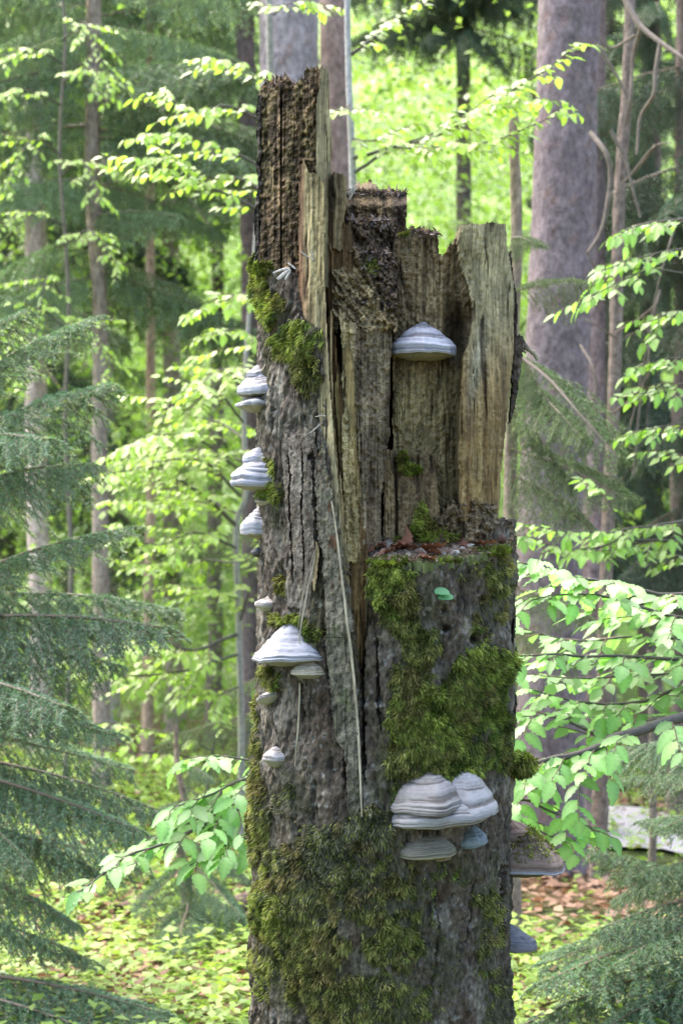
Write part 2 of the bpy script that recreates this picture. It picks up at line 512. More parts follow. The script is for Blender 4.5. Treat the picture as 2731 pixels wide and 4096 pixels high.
V, Q, C = masked_sheet(P, keep, True, c, mantle_back, (0.12, 0.085, 0.055))
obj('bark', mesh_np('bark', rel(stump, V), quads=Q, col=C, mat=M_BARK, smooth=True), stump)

# ---- broken wood: relief blocks with their own depth and thickness
def inpoly(px, py, poly):
    ins = np.zeros(np.shape(px), bool)
    p = np.array(poly, float); n = len(p)
    for a in range(n):
        x1, y1 = p[a]; x2, y2 = p[(a + 1) % n]
        if y1 == y2: continue
        cond = ((y1 > py) != (y2 > py)) & (px < (x2 - x1) * (py - y1) / (y2 - y1) + x1)
        ins ^= cond
    return ins


def relief(name, poly, dfn, cfn, back, step=(3.6, 4.5), jag=10, side=4, fib=0.004, seed=0, label=None, rot=0.002, lean=0.0, kind_mat=None, fscale=1.0, ck=1.0):
    p = np.array(poly, float)
    xs = np.arange(p[:, 0].min() - 12, p[:, 0].max() + 12, step[0])
    ys = np.arange(p[:, 1].min() - 20, p[:, 1].max() + 10, step[1])
    X, Y = np.meshgrid(xs, ys[::-1])
    fx = X - lean * (Y - p[:, 1].min())                    # fibre coordinate
    f = fbm(fx / (16 * fscale), Y / (420 * fscale), 4, seed + 100, 0.6)
    f2 = fbm(fx / 5.5, Y / 160, 3, seed + 120, 0.6)
    crack = ridge(fx / 34 + 0.3 * noise2(X / 30, Y / 120, seed + 2), Y / 700, 2, seed + 130) * sstep(-0.1, 0.35, fbm(fx / 60, Y / 260, 2, seed + 131)) * ck
    ro = fbm(X / 14, Y / 16, 4, seed + 140)
    jg = jag * (fbm(fx / 9, Y * 0 + seed, 3, seed + 150, 0.7) * 1.6 + 0.5 * noise2(fx / 30, seed * 1.0, 4))
    sd = side * fbm(X / 40, Y / 60, 3, seed + 160)
    keep = inpoly(X + sd, Y + jg, poly)
    d = dfn(X, Y) - fib * f - fib * 0.5 * f2 + crack * fib * 2.2 - rot * ro
    Pt = W(X[..., None], Y[..., None], d[..., None])
    Pt = np.stack([(X - 1365.5) * K * d, d, CAMZ - (Y - 2048) * K * d], -1)
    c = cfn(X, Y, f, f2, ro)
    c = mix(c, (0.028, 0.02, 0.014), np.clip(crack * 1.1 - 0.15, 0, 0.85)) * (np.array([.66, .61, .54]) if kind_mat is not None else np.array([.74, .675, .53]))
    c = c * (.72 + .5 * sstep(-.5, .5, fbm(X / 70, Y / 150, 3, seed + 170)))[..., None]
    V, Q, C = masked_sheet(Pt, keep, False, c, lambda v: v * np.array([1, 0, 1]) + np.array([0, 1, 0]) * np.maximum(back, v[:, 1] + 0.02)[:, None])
    return obj(name, mesh_np(name, rel(stump, V), quads=Q, col=C, mat=kind_mat or M_WOOD), stump, label)


def pal(c0, c1, c2, w2=0.5, dark=0.35):
    def fn(X, Y, f, f2, ro):
        c = mix(c0, c1, np.clip(f * 0.9 + f2 * 0.35 + 0.5, 0, 1))
        c = mix(c, c2, sstep(0.0, 0.5, fbm(X / 55, Y / 210, 3, 77) + 0.25 * f) * w2)
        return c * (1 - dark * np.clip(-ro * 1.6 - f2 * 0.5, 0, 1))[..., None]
    return fn


BR0, BR1, BR2 = (0.11, 0.078, 0.05), (0.25, 0.19, 0.125), (0.06, 0.042, 0.03)
PALE0, PALE1, PALE2 = (0.23, 0.20, 0.12), (0.40, 0.37, 0.24), (0.20, 0.13, 0.065)


def spar_col(X, Y, f, f2, ro):
    c = mix(BR0, BR1, np.clip(f * 0.9 + 0.45 + 0.5 * fbm(X / 12, Y / 9, 3, 79), 0, 1))
    c = mix(c, (0.05, 0.036, 0.028), sstep(-0.05, 0.4, fbm(X / 26, Y / 130, 3, 78)) * 0.7)
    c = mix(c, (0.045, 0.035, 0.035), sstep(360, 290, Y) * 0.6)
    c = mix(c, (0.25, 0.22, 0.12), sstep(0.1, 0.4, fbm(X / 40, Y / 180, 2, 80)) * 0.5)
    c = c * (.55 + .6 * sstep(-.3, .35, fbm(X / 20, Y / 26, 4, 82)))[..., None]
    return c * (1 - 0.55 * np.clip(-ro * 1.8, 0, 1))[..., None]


relief('rotten_spar', [(1034, 1190), (1034, 900), (1040, 720), (1034, 600), (1044, 420), (1036, 370), (1044, 340), (1060, 330), (1064, 298), (1090, 306), (1110, 300), (1150, 298), (1172, 330), (1205, 318), (1222, 318), (1262, 330), (1268, 380), (1264, 900), (1250, 1150), (1230, 1280)],
       lambda X, Y: dcyl(X, Y) + 0.030 + 0.02 * sstep(1060, 1240, X) - 0.012 * sstep(1066, 1052, X) + 0.02 * ((X > 1120) & (X < 1128)),
       spar_col, 4.66, jag=22, side=12, fib=0.006, rot=0.012, seed=1, ck=.35, label='dark brown rotten face of the tallest spar')
relief('spar_cap', [(1214, 340), (1214, 275), (1240, 262), (1275, 258), (1296, 268), (1296, 420), (1214, 420)],
       lambda X, Y: 4.43 + 0 * X, pal(BR0, (0.27, 0.21, 0.15), BR2, .5), 4.66, jag=14, side=3, seed=2, rot=.006)
relief('pale_slab', [(1262, 1000), (1262, 420), (1280, 330), (1282, 268), (1300, 262), (1312, 276), (1314, 420), (1324, 470), (1324, 640), (1330, 700), (1332, 1150), (1270, 1150)],
       lambda X, Y: 4.372 + 0.09 * sstep(1262, 1330, X), pal(PALE0, PALE1, (0.16, 0.12, 0.075), .35), 4.66, jag=12, side=5, fib=0.004, seed=3, label='pale smooth side of the tallest spar')
relief('front_fin', [(1190, 1300), (1192, 1050), (1196, 720), (1200, 660), (1210, 640), (1224, 648), (1240, 675), (1262, 700), (1285, 702), (1298, 740), (1300, 1100), (1310, 1500), (1300, 1620), (1270, 1620), (1240, 1480), (1210, 1340)],
       lambda X, Y: dcyl(X, Y) + 0.028 - 0.022 * sstep(700, 1300, Y) + 0.012 * sstep(1225, 1195, X),
       lambda X, Y, f, f2, ro: mix(pal(PALE0, PALE1, (0.2, 0.13, 0.1), .3)(X, Y, f, f2, ro), mix((0.10, 0.05, 0.035), (0.20, 0.13, 0.09), np.clip(f + .5, 0, 1)), np.clip(sstep(1222, 1204, X + 10 * f) + .75 * sstep(1040, 1130, Y + 30 * f) * sstep(1262, 1225, X + 14 * f), 0, 1)),
       4.60, jag=16, side=4, fib=0.005, seed=4, label='reddish brown and pale splintered fin')
relief('mid_post', [(1318, 1000), (1316, 720), (1326, 690), (1352, 684), (1378, 690), (1388, 720), (1386, 830), (1372, 900), (1374, 1000)],
       lambda X, Y: 4.44 + 0 * X, pal(BR0, (0.30, 0.26, 0.17), BR2, .4), 4.62, jag=10, seed=5)
relief('back_block', [(1376, 960), (1376, 780), (1400, 745), (1420, 735), (1460, 735), (1478, 712), (1490, 716), (1494, 740), (1520, 742), (1560, 755), (1600, 765), (1630, 768), (1628, 880), (1626, 1000)],
       lambda X, Y: 4.60 - 0.05 * sstep(770, 830, Y) + 0.06 * sstep(760, 720, Y), pal((0.09, 0.07, 0.05), (0.24, 0.18, 0.10), (0.05, 0.04, 0.038), .6), 4.78, jag=14, side=6, rot=.010, seed=6, label='dark broken block at the back of the top')
relief('dark_slot', [(1296, 2300), (1296, 880), (1410, 880), (1416, 1500), (1440, 2300)],
       lambda X, Y: 4.45 + 0.0 * X, pal((0.055, 0.035, 0.02), (0.17, 0.11, 0.06), (0.03, 0.02, 0.014), .5), 4.62, fib=0.008, seed=7)
relief('slanted_debris', [(1330, 1320), (1322, 900), (1350, 872), (1385, 865), (1420, 850), (1500, 860), (1560, 880), (1590, 905), (1592, 1320)],
       lambda X, Y: 4.49 - 0.00022 * (Y - 870) + 0.024 * fbm((X * 0.8 - Y * 0.55) / 26, (X * 0.5 + Y * 0.8) / 190, 3, 88) + .012 * fbm(X / 50, Y / 40, 3, 89),
       lambda X, Y, f, f2, ro: mix(mix((0.06, 0.045, 0.04), (0.17, 0.13, 0.10), np.clip(ro + .5, 0, 1)), mix((0.13, 0.10, 0.06), (0.36, 0.31, 0.20), np.clip(.5 + fbm((X * 0.8 - Y * 0.55) / 18, (X * 0.5 + Y * 0.8) / 200, 3, 88), 0, 1)), sstep(40, -30, (X - 1345) - (Y - 890) * 0.62)),
       4.66, jag=16, side=8, fib=0.004, rot=.022, seed=8, label='dark crumbling slope with slanting pale fibres')
relief('central_slab', [(1366, 2250), (1372, 2000), (1362, 1700), (1368, 1400), (1352, 1250), (1358, 1195), (1400, 1190), (1450, 1215), (1480, 1235), (1500, 1205), (1548, 1200), (1568, 1215), (1572, 1300), (1562, 1430), (1560, 1700), (1545, 1860), (1528, 2000), (1525, 2190), (1490, 2215), (1470, 2260)],
       lambda X, Y: 4.372 + 0.00016 * np.clip(X - 1380, 0, 400) - 0.04 * sstep(1350, 2200, Y) * sstep(1560, 1400, X) + 0.05 * sstep(1330, 1190, Y),
       lambda X, Y, f, f2, ro: mix(pal((0.13, 0.105, 0.08), (0.27, 0.235, 0.18), (0.11, 0.08, 0.055), .5)(X, Y, f, f2, ro), mix((0.2, 0.16, 0.07), (0.42, 0.38, 0.23), np.clip(f + .5, 0, 1)), sstep(1425, 1400, X - (Y - 1200) * 0.03 + 12 * f) * .8),
       4.62, jag=14, side=5, fib=0.006, rot=.009, seed=9, ck=.7, label='grey brown weathered slab in the middle')
relief('crack_block', [(1572, 1340), (1574, 1000), (1578, 930), (1600, 908), (1650, 905), (1700, 915), (1752, 932), (1756, 1000), (1770, 1020), (1850, 900), (1900, 900), (1900, 2190), (1575, 2190), (1568, 1600)],
       lambda X, Y: 4.465 + 0.02 * sstep(1620, 1800, X) + 0.03 * sstep(1765, 1830, X) + 0.06 * np.exp(-(((X - 1815) / 45) ** 2 + ((Y - 1340) / 110) ** 2)) - 0.03 * np.exp(-(((X - 1855) / 40) ** 2 + ((Y - 1190) / 60) ** 2)) + .03 * np.exp(-(((X - 1700) / 12) ** 2)) * sstep(1280, 1000, Y) + 0.014 * fbm(X / 40, Y / 60, 3, 92) * np.exp(-(((X - 1830) / 90) ** 2 + ((Y - 1270) / 200) ** 2)),
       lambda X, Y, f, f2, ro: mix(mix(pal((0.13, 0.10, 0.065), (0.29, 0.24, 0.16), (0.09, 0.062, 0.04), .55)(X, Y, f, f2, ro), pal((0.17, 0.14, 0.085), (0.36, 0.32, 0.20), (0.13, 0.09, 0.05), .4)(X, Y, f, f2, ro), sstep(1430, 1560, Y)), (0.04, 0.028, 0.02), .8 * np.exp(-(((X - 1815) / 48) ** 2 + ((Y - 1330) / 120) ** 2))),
       4.70, jag=14, side=4, fib=0.006, rot=.009, seed=10, ck=.7, label='brown fibrous block split by a long vertical crack')


def slab_col(X, Y, f, f2, ro):
    c = mix((0.33, 0.305, 0.205), (0.46, 0.43, 0.31), np.clip(f * .6 + .5 + .3 * fbm(X / 30, Y / 50, 3, 95), 0, 1))
    br = mix((0.14, 0.085, 0.04), (0.34, 0.27, 0.15), np.clip(f * .9 + .5 + .3 * fbm(X / 25, Y / 60, 3, 96), 0, 1))
    c = mix(c, br, sstep(1150, 1600, Y + 120 * f))
    c = mix(c, (0.36, 0.37, 0.32), np.exp(-(((X - 1905 + (Y - 1450) * .12) / 22) ** 2 + ((Y - 1450) / 150) ** 2)) * .8)
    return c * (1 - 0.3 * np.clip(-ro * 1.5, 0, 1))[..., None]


relief('end_slab', [(1836, 896), (1900, 892), (1970, 888), (2026, 888), (2030, 1000), (2050, 1110), (2062, 1210), (2056, 1300), (2056, 1380), (2046, 1500), (2034, 1600), (2020, 1760), (2002, 1900), (1996, 2090), (1840, 2090), (1832, 1850), (1842, 1600), (1850, 1430), (1884, 1330), (1890, 1240), (1870, 1150), (1840, 1060), (1832, 990)],
       lambda X, Y: 4.435 + 0.13 * ((X - 1840) / 215) ** 2 * np.sign(np.maximum(X - 1840, 0)) - 0.02 * sstep(1250, 1380, Y) * sstep(1900, 1860, X) + 0.014 * np.sin((Y - 900) / 170) + .008 * fbm(X / 60, Y / 120, 3, 97),
       slab_col, 4.74, jag=5, side=5, fib=0.004, rot=.004, seed=11, label='pale tan smooth sawn slab beside the hollow')
relief('base_block', [(1532, 2215), (1530, 1830), (1545, 1795), (1580, 1790), (1590, 1830), (1640, 1800), (1700, 1800), (1740, 1830), (1752, 1900), (1760, 2215)],
       lambda X, Y: 4.432 + 0.025 * np.exp(-(((X - 1650) / 55) ** 2 + ((Y - 1850) / 45) ** 2)) + .012 * sstep(1830, 1790, Y) + .02 * ((np.abs(X - 1585 - (Y - 2000) * .02) < 5) & (Y > 1830)),
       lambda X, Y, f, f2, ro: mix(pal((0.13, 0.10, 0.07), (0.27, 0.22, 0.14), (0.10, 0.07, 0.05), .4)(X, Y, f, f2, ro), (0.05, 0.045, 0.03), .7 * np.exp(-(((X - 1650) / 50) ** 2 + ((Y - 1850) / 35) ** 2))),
       4.62, jag=10, side=5, fib=0.005, rot=.006, seed=12)
relief('crumbled_base', [(1740, 2215), (1745, 2080), (1800, 2010), (1850, 1990), (1900, 2000), (1990, 2010), (1996, 2090), (2052, 2085), (2054, 2180), (2050, 2215)],
       lambda X, Y: 4.425 + 0.10 * sstep(1900, 2060, X) + .02 * fbm(X / 40, Y / 30, 3, 98), pal((0.10, 0.08, 0.055), (0.27, 0.23, 0.17), (0.09, 0.065, 0.045), .5), 4.66, jag=14, side=8, fib=0.002, rot=.016, seed=13)
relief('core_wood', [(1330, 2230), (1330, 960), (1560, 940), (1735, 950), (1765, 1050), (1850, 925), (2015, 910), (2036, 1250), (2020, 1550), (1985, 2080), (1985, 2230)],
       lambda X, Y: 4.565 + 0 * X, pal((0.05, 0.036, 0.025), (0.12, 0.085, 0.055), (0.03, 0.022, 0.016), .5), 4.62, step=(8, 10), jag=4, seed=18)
# bark strip standing off the right edge
relief('bark_strip', [(2036, 1000), (2046, 1004), (2050, 1090), (2066, 1180), (2070, 1260), (2066, 1340), (2090, 1345), (2098, 1365), (2090, 1450), (2070, 1560), (2050, 1680), (2036, 1700), (2040, 1600), (2050, 1480), (2052, 1300), (2046, 1180), (2034, 1080)],
       lambda X, Y: 4.57 + 0 * X, pal((0.06, 0.05, 0.042), (0.20, 0.17, 0.14), (0.035, 0.03, 0.026), .5, .5), 4.62, jag=8, side=5, rot=.006, seed=14, kind_mat=M_BARK)
relief('bark_strip', [(1018, 1120), (1020, 900), (1024, 700), (1030, 560), (1028, 470), (1022, 440), (1032, 380), (1044, 372), (1052, 380), (1050, 470), (1046, 620), (1042, 800), (1040, 1120)],
       lambda X, Y: dcyl(X, Y) * 0 + 4.50, pal((0.05, 0.042, 0.036), (0.16, 0.14, 0.12), (0.03, 0.026, 0.022), .5, .5), 4.60, jag=16, side=14, rot=.008, seed=15, kind_mat=M_BARK)
relief('bark_strip', [(2038, 3100), (2042, 2200), (2060, 2110), (2064, 2160), (2068, 2300), (2060, 2420), (2058, 2700), (2070, 2780), (2062, 3000)],
       lambda X, Y: 4.575 + 0 * X, pal((0.05, 0.042, 0.036), (0.17, 0.15, 0.13), (0.03, 0.026, 0.022), .5, .5), 4.62, jag=16, side=14, rot=.008, seed=16, kind_mat=M_BARK)
# lower wood laid open along the split
relief('split_wood', [(1330, 2700), (1290, 1700), (1290, 1250), (1330, 1250), (1400, 1800), (1470, 2200), (1470, 2500), (1446, 2700)],
       lambda X, Y: dcyl(X, Y) + 0.040 - 0.00 * X, pal((0.10, 0.06, 0.03), (0.25, 0.18, 0.09), (0.05, 0.03, 0.02), .5), 4.60, jag=30, fib=0.008, seed=17)


def strip(poly, off, c0, c1, seed, name='wood_sliver', back=0.02, fib=.004, jag=20, side=3, label=None, mat=None, fs=1.0):
    return relief(name, poly, lambda X, Y: dcyl(X, Y) + off, pal(c0, c1, (0.2, 0.14, 0.07), .25), 4.2, step=(3, 5), jag=jag, side=side, fib=fib, seed=seed, label=label, rot=.001, kind_mat=mat, fscale=fs)


strip([(1256, 1500), (1258, 1150), (1300, 1150), (1318, 1500), (1332, 1700), (1358, 1960), (1380, 2220), (1398, 2440), (1404, 2545), (1396, 2540), (1375, 2330), (1345, 2080), (1322, 1960), (1300, 1830), (1280, 1700)], 0.004, (0.26, 0.23, 0.15), (0.44, 0.41, 0.29), 20, label='long pale torn wood strip beside the split')
strip([(1318, 1250), (1326, 1200), (1330, 1500), (1344, 1760), (1356, 1900), (1362, 1880), (1372, 2000), (1394, 2200), (1396, 2330), (1412, 2520), (1400, 2500), (1376, 2250), (1352, 2000), (1334, 1800), (1320, 1500)], 0.014, (0.20, 0.16, 0.09), (0.36, 0.31, 0.2), 21)
strip([(1336, 1530), (1352, 1470), (1356, 1500), (1362, 1760), (1368, 1880), (1360, 1890), (1346, 1700)], 0.03, (0.18, 0.15, 0.07), (0.34, 0.30, 0.17), 22)
strip([(1372, 1400), (1392, 1350), (1408, 1400), (1420, 1600), (1422, 1760), (1440, 1930), (1446, 2000), (1424, 1990), (1404, 1900), (1396, 1700)], 0.045, (0.24, 0.18, 0.08), (0.42, 0.36, 0.2), 23)
strip([(1262, 2160), (1272, 2170), (1278, 2200), (1270, 2300), (1262, 2372), (1252, 2360), (1256, 2260)], -0.012, (0.24, 0.2, 0.13), (0.42, 0.36, 0.25), 24, jag=12)
# bark plate lying beside the split
def plate_col(X, Y, f, f2, ro):
    c = mix((0.10, 0.10, 0.075), (0.185, 0.178, 0.145), np.clip(.5 + fbm(X / 30, Y / 40, 4, 101), 0, 1))
    c = mix(c, (0.10, 0.06, 0.035), sstep(.25, .45, fbm(X / 16, Y / 70, 3, 103)) * sstep(2500, 2300, Y))
    return mix(c, (0.10, 0.13, 0.06), sstep(.1, .5, fbm(X / 60, Y / 90, 3, 102)) * .5) * (1 - .3 * np.clip(-ro, 0, 1))[..., None]


relief('bark_plate', [(1256, 1900), (1270, 1790), (1290, 1760), (1306, 1850), (1330, 1985), (1345, 2040), (1362, 2150), (1385, 2380), (1412, 2470), (1418, 2520), (1400, 2548), (1416, 2700), (1436, 2900), (1446, 3120), (1450, 3290), (1400, 3310), (1380, 3200), (1390, 3060), (1372, 3005), (1340, 2960), (1320, 2800), (1306, 2690), (1300, 2560), (1296, 2380), (1280, 2180), (1262, 2020)],
       lambda X, Y: dcyl(X, Y) - 0.010 - 0.006 * np.exp(-((Y - 2500) / 60) ** 2) + .012 * sstep(3200, 3300, Y) + 0.003 * fbm(X / 40, Y / 60, 3, 104) + .003 * (Y > 2550), plate_col, 4.2, step=(3.2, 4), jag=8, side=12, fib=0.0015, rot=.003, seed=30, label='smooth grey green bark plate beside the split', kind_mat=M_BARK)
relief('bark_plate', [(1120, 1760), (1160, 1715), (1230, 1700), (1262, 1720), (1262, 1900), (1270, 2120), (1255, 2330), (1236, 2420), (1140, 2440), (1150, 2200), (1130, 1950)],
       lambda X, Y: dcyl(X, Y) - 0.006 + 0.003 * fbm(X / 40, Y / 60, 3, 105) + crack_field(X, Y), lambda X, Y, f, f2, ro: mix(mix((0.115, 0.10, 0.083), (0.21, 0.20, 0.18), np.clip(.5 + fbm(X / 30, Y / 40, 4, 106), 0, 1)), (0.04, 0.03, 0.025), np.clip(crack_field(X, Y) / .01, 0, 1)), 4.2, step=(3.2, 4), jag=8, side=14, fib=0.002, rot=.0035, seed=31, kind_mat=M_BARK)

# thin slivers and torn fibres
def sliver(pts, w, off, col=(0.36, 0.31, 0.21), name='wood_sliver', d=None):
    p = np.array(pts, float)
    pp = catmull(p, max(10, len(p) * 5))
    if d is None:
        Pt = np.array([trunk_point(np.array(a), np.array(b))[0] * 1.0 for a, b in pp])
        nn = np.array([trunk_point(np.array(a), np.array(b))[1] for a, b in pp])
        sm = np.array([np.convolve(np.pad(Pt[:, k], 4, mode='edge'), np.ones(9) / 9, 'valid') for k in range(3)]).T
        Pt = sm + nn * off
    else:
        Pt = np.array([W(a, b, d) for a, b in pp])
    t = np.linspace(0, 1, len(Pt))
    rr = w * 0.5 * K * 4.35 * (0.35 + 0.65 * np.sin(np.pi * np.clip(t * 0.9 + 0.08, 0, 1)))
    V, Q = tube(Pt, rr, 5, 0.6)
    b = Bag(); b.add(V, quads=Q, col=np.repeat(np.array(col)[None] * (0.85 + .3 * rng.random((len(Pt), 1))), 5, 0))
    return obj(name, b.mesh(name, M_WOOD, root=stump), stump)


sliver([(1328, 1990), (1350, 2090), (1390, 2440), (1405, 2540), (1425, 2790), (1440, 3010), (1446, 3150), (1452, 3290)], 12, .016)
sliver([(1406, 2545), (1416, 2640), (1428, 2760), (1436, 2900)], 9, .022, (0.30, 0.26, 0.18))
sliver([(1278, 2160), (1258, 2290), (1244, 2420), (1234, 2520), (1228, 2590)], 9, .02, (0.30, 0.26, 0.19))
sliver([(1270, 2175), (1252, 2300), (1240, 2440), (1230, 2560)], 5, .03, (0.24, 0.2, 0.14))
sliver([(1224, 2700), (1214, 2850), (1206, 2980), (1202, 3080)], 8, .022, (0.30, 0.26, 0.17))
for pts, w in [([(1092, 1092), (1130, 1078), (1160, 1072)], 10), ([(1108, 1116), (1138, 1092), (1162, 1076)], 12), ([(1150, 1050), (1170, 1066), (1182, 1076)], 9), ([(1140, 1118), (1152, 1098), (1164, 1080)], 8),
               ([(1112, 1120), (1126, 1108), (1140, 1096)], 6)]:
    sliver(pts, w, 0, (0.45, 0.41, 0.36), 'splinter', d=4.375)
for pts, w in [([(1200, 1005), (1230, 1026), (1262, 1040)], 6), ([(1244, 1008), (1248, 1018), (1250, 1028)], 8), ([(1260, 1668), (1285, 1662), (1305, 1664)], 5), ([(1228, 1738), (1255, 1720), (1280, 1700)], 5), ([(1240, 1735), (1262, 1712), (1290, 1690)], 4),
               ([(1368, 760), (1395, 770), (1425, 742)], 14), ([(1395, 800), (1415, 760), (1425, 745)], 16)]:
    sliver(pts, w, 0, (0.30, 0.27, 0.22), 'splinter', d=4.33 if pts[0][0] < 1310 else 4.47)
# dead twig stub on the right edge
tb = Bag()
for pts, w in [([(2080, 1352), (2100, 1385), (2115, 1400), (2135, 1415), (2150, 1440)], 22), ([(2095, 1375), (2092, 1400), (2103, 1412)], 12)]:
    pp = catmull(pts, 14); Pt = np.array([W(a, b, 4.60) for a, b in pp])
    V, Q = tube(Pt, w * .5 * K * 4.6 * (1 + .25 * rng.standard_normal(14) * .5) * np.linspace(1.1, .75, 14), 8)
    tb.add(V, quads=Q, col=np.repeat(mix((0.10, 0.08, 0.07), (0.24, 0.22, 0.13), np.linspace(0, 1, 14)), 8, 0))
obj('twig_stub', tb.mesh('twig_stub', M_TWIG, root=stump), stump, 'short dead twig stub on the edge of the bark')

# ---- ledge with debris
lx = np.arange(1455, 2062, 4.0); lt = np.linspace(0, 1, 46)
LX, LT = np.meshgrid(lx, lt)
front = np.interp(LX, TOPX, TOPY) - 2
Pf, _ = trunk_point(LX, front)
dback = 4.47 + 0.12 * sstep(1900, 2060, LX)
zf = np.clip(CAMZ - (front - 2048) * K * Pf[..., 1], 0, 1.535)
yy = Pf[..., 1] - .004 + (np.maximum(dback, Pf[..., 1] + .03) - Pf[..., 1]) * LT
zback = CAMZ - (2150 - 2048) * K * 4.47
zl = zf + (zback - zf) * LT + 0.010 * fbm(LX / 40, LT * 4, 3, 201) * (0.3 + LT) + .006 * fbm(LX / 9, LT * 18, 2, 203)
lxw = Pf[..., 0] * (1 - 0.0 * LT)
LP = np.stack([lxw, yy, zl], -1)
lc = mix((0.11, 0.075, 0.05), (0.24, 0.20, 0.16), np.clip(.5 + fbm(LX / 14, LT * 14, 3, 204), 0, 1))
lc = mix(lc, (0.09, 0.12, 0.03), sstep(.35, .0, LT + .3 * fbm(LX / 30, LT * 5, 2, 205)) * .8)
V, Q, C = masked_sheet(LP, np.ones(LP.shape[:2], bool), False, lc, lambda v: v - np.array([0, 0, .02]))
obj('ledge', mesh_np('ledge', rel(stump, V), quads=Q, col=C, mat=M_WOOD), stump, 'crumbly shelf strewn with debris above the mossy bark')


def ledge_z(x, y):
    d2 = (LP[..., 0] - x) ** 2 + (LP[..., 1] - y) ** 2
    return LP[..., 2].ravel()[np.argmin(d2)]


# ---- moss blades
MT = [((0.095, 0.135, 0.02), (0.26, 0.30, 0.055)), ((0.05, 0.085, 0.014), (0.15, 0.195, 0.035)), ((0.11, 0.115, 0.03), (0.235, 0.225, 0.07)), ((0.075, 0.078, 0.042), (0.175, 0.17, 0.11)), ((0.18, 0.18, 0.04), (0.27, 0.26, 0.08))]


def blades(P, N, L, col, droop=0.7, width=0.0017, clump=0.035):
    """thin curved moss shoots, two segments each"""
    n = len(P)
    f = np.stack([fbm(P[:, 0] / clump + 3, P[:, 2] / clump, 2, 301), fbm(P[:, 0] / clump, P[:, 2] / clump + 9, 2, 302), fbm(P[:, 0] / clump + 7, P[:, 2] / clump + 4, 2, 303)], -1) * 1.3
    D = N * (0.75 + .3 * rng.random((n, 1))) + f + rng.standard_normal((n, 3)) * 0.38
    D[:, 2] -= droop * (0.3 + 0.4 * rng.random(n))
    D += N * np.maximum(0, 0.25 - (D * N).sum(1))[:, None]
    D /= np.linalg.norm(D, axis=1)[:, None]
    S = np.cross(D, rng.standard_normal((n, 3))); S /= np.linalg.norm(S, axis=1)[:, None] + 1e-9
    w = width * (0.6 + .8 * rng.random((n, 1)))
    L = L[:, None]
    base = P - N * 0.003
    mid = base + D * L * 0.55
    tip = mid + D * L * 0.5 + np.array([0, 0, -1]) * L * 0.30 * droop
    V = np.stack([base - S * w, base + S * w, mid + S * w * .9, mid - S * w * .9, tip], 1).reshape(-1, 3)
    k = np.arange(n)[:, None] * 5
    q = k + np.array([[0, 1, 2, 3]]); t = k + np.array([[3, 2, 4]])
    cc = np.stack([col * .55, col * .55, col * .95, col * .95, col * 1.25], 1).reshape(-1, 3)
    return V, t, q, cc


def moss_color(px, py, tone, n):
    a = np.array([MT[t][0] for t in tone]); b = np.array([MT[t][1] for t in tone])
    cl = np.clip(.5 + fbm(px / 32, py / 32, 3, 311) * .9, 0, 1)[:, None]
    c = a * (1 - cl) + b * cl
    br = sstep(.1, .45, fbm(px / 75, py / 75, 3, 313)) * .55
    c = mix(c, (0.17, 0.125, 0.05), br)
    return c * (0.68 + .5 * rng.random((n, 1))) * (.55 + .75 * sstep(-.35, .35, fbm(px / 17, py / 24, 2, 317)))[:, None]


for gname, els in MOSS.items():
    b = Bag()
    for (mx, my, rx, ry, de, tn) in els:
        area = rx * ry * np.pi
        n = int(area * de * 0.27)
        a = rng.random(n) * 2 * np.pi; rr = np.sqrt(rng.random(n)) * 1.15
        qx = mx + np.cos(a) * rr * rx; qy = my + np.sin(a) * rr * ry
        gate = moss_field(qx, qy) + (0.9 if gname in ('lower', 'right_low', 'left_flank', 'right_edge') else .6) * fbm(qx / 30, qy / 38, 3, 321) > (0.46 if gname in ('lower', 'right_low') else .38) + .25 * rng.random(n)
        qx, qy = qx[gate], qy[gate]
        if not len(qx): continue
        Pm, Nm = trunk_point(qx, qy)
        inside = (qx > 1000) & (qy < 4300)
        L = (0.007 + 0.013 * rng.random(len(qx)) ** 1.5) * (1.0 if tn != 1 else .7)
        tone = np.where(rng.random(len(qx)) < .75, tn, rng.integers(0, 3, len(qx)))
        b.add(*blades(Pm, Nm, L, moss_color(qx, qy, tone, len(qx))))
    obj('moss_patch', b.mesh('moss_patch', M_MOSS, root=stump), stump, kind='stuff')
# protruding moss cushion on the right edge
b = Bag()
n = 2600
c0 = W(2086, 3055, 4.575)
v = rng.standard_normal((n, 3)); v /= np.linalg.norm(v, axis=1)[:, None]
Pm = c0 + v * np.array([0.028, 0.05, 0.024])
b.add(*blades(Pm, v, 0.008 + .012 * rng.random(n), moss_color(proj(Pm)[0], proj(Pm)[1], np.zeros(n, int), n), .5))
u_, w_ = np.meshgrid(np.linspace(0, np.pi, 12), np.linspace(0, 2 * np.pi, 17))
sp = np.stack([np.sin(u_) * np.cos(w_), np.sin(u_) * np.sin(w_), np.cos(u_)], -1) * np.array([0.027, 0.05, 0.023]) + c0
ii, jj = np.meshgrid(np.arange(16), np.arange(11), indexing='ij')
b.add(sp.reshape(-1, 3), quads=np.stack([ii * 12 + jj, ii * 12 + jj + 1, (ii + 1) * 12 + jj + 1, (ii + 1) * 12 + jj], -1).reshape(-1, 4), col=(0.05, 0.06, 0.015))
obj('moss_patch', b.mesh('moss_patch', M_MOSS, root=stump), stump, kind='stuff')
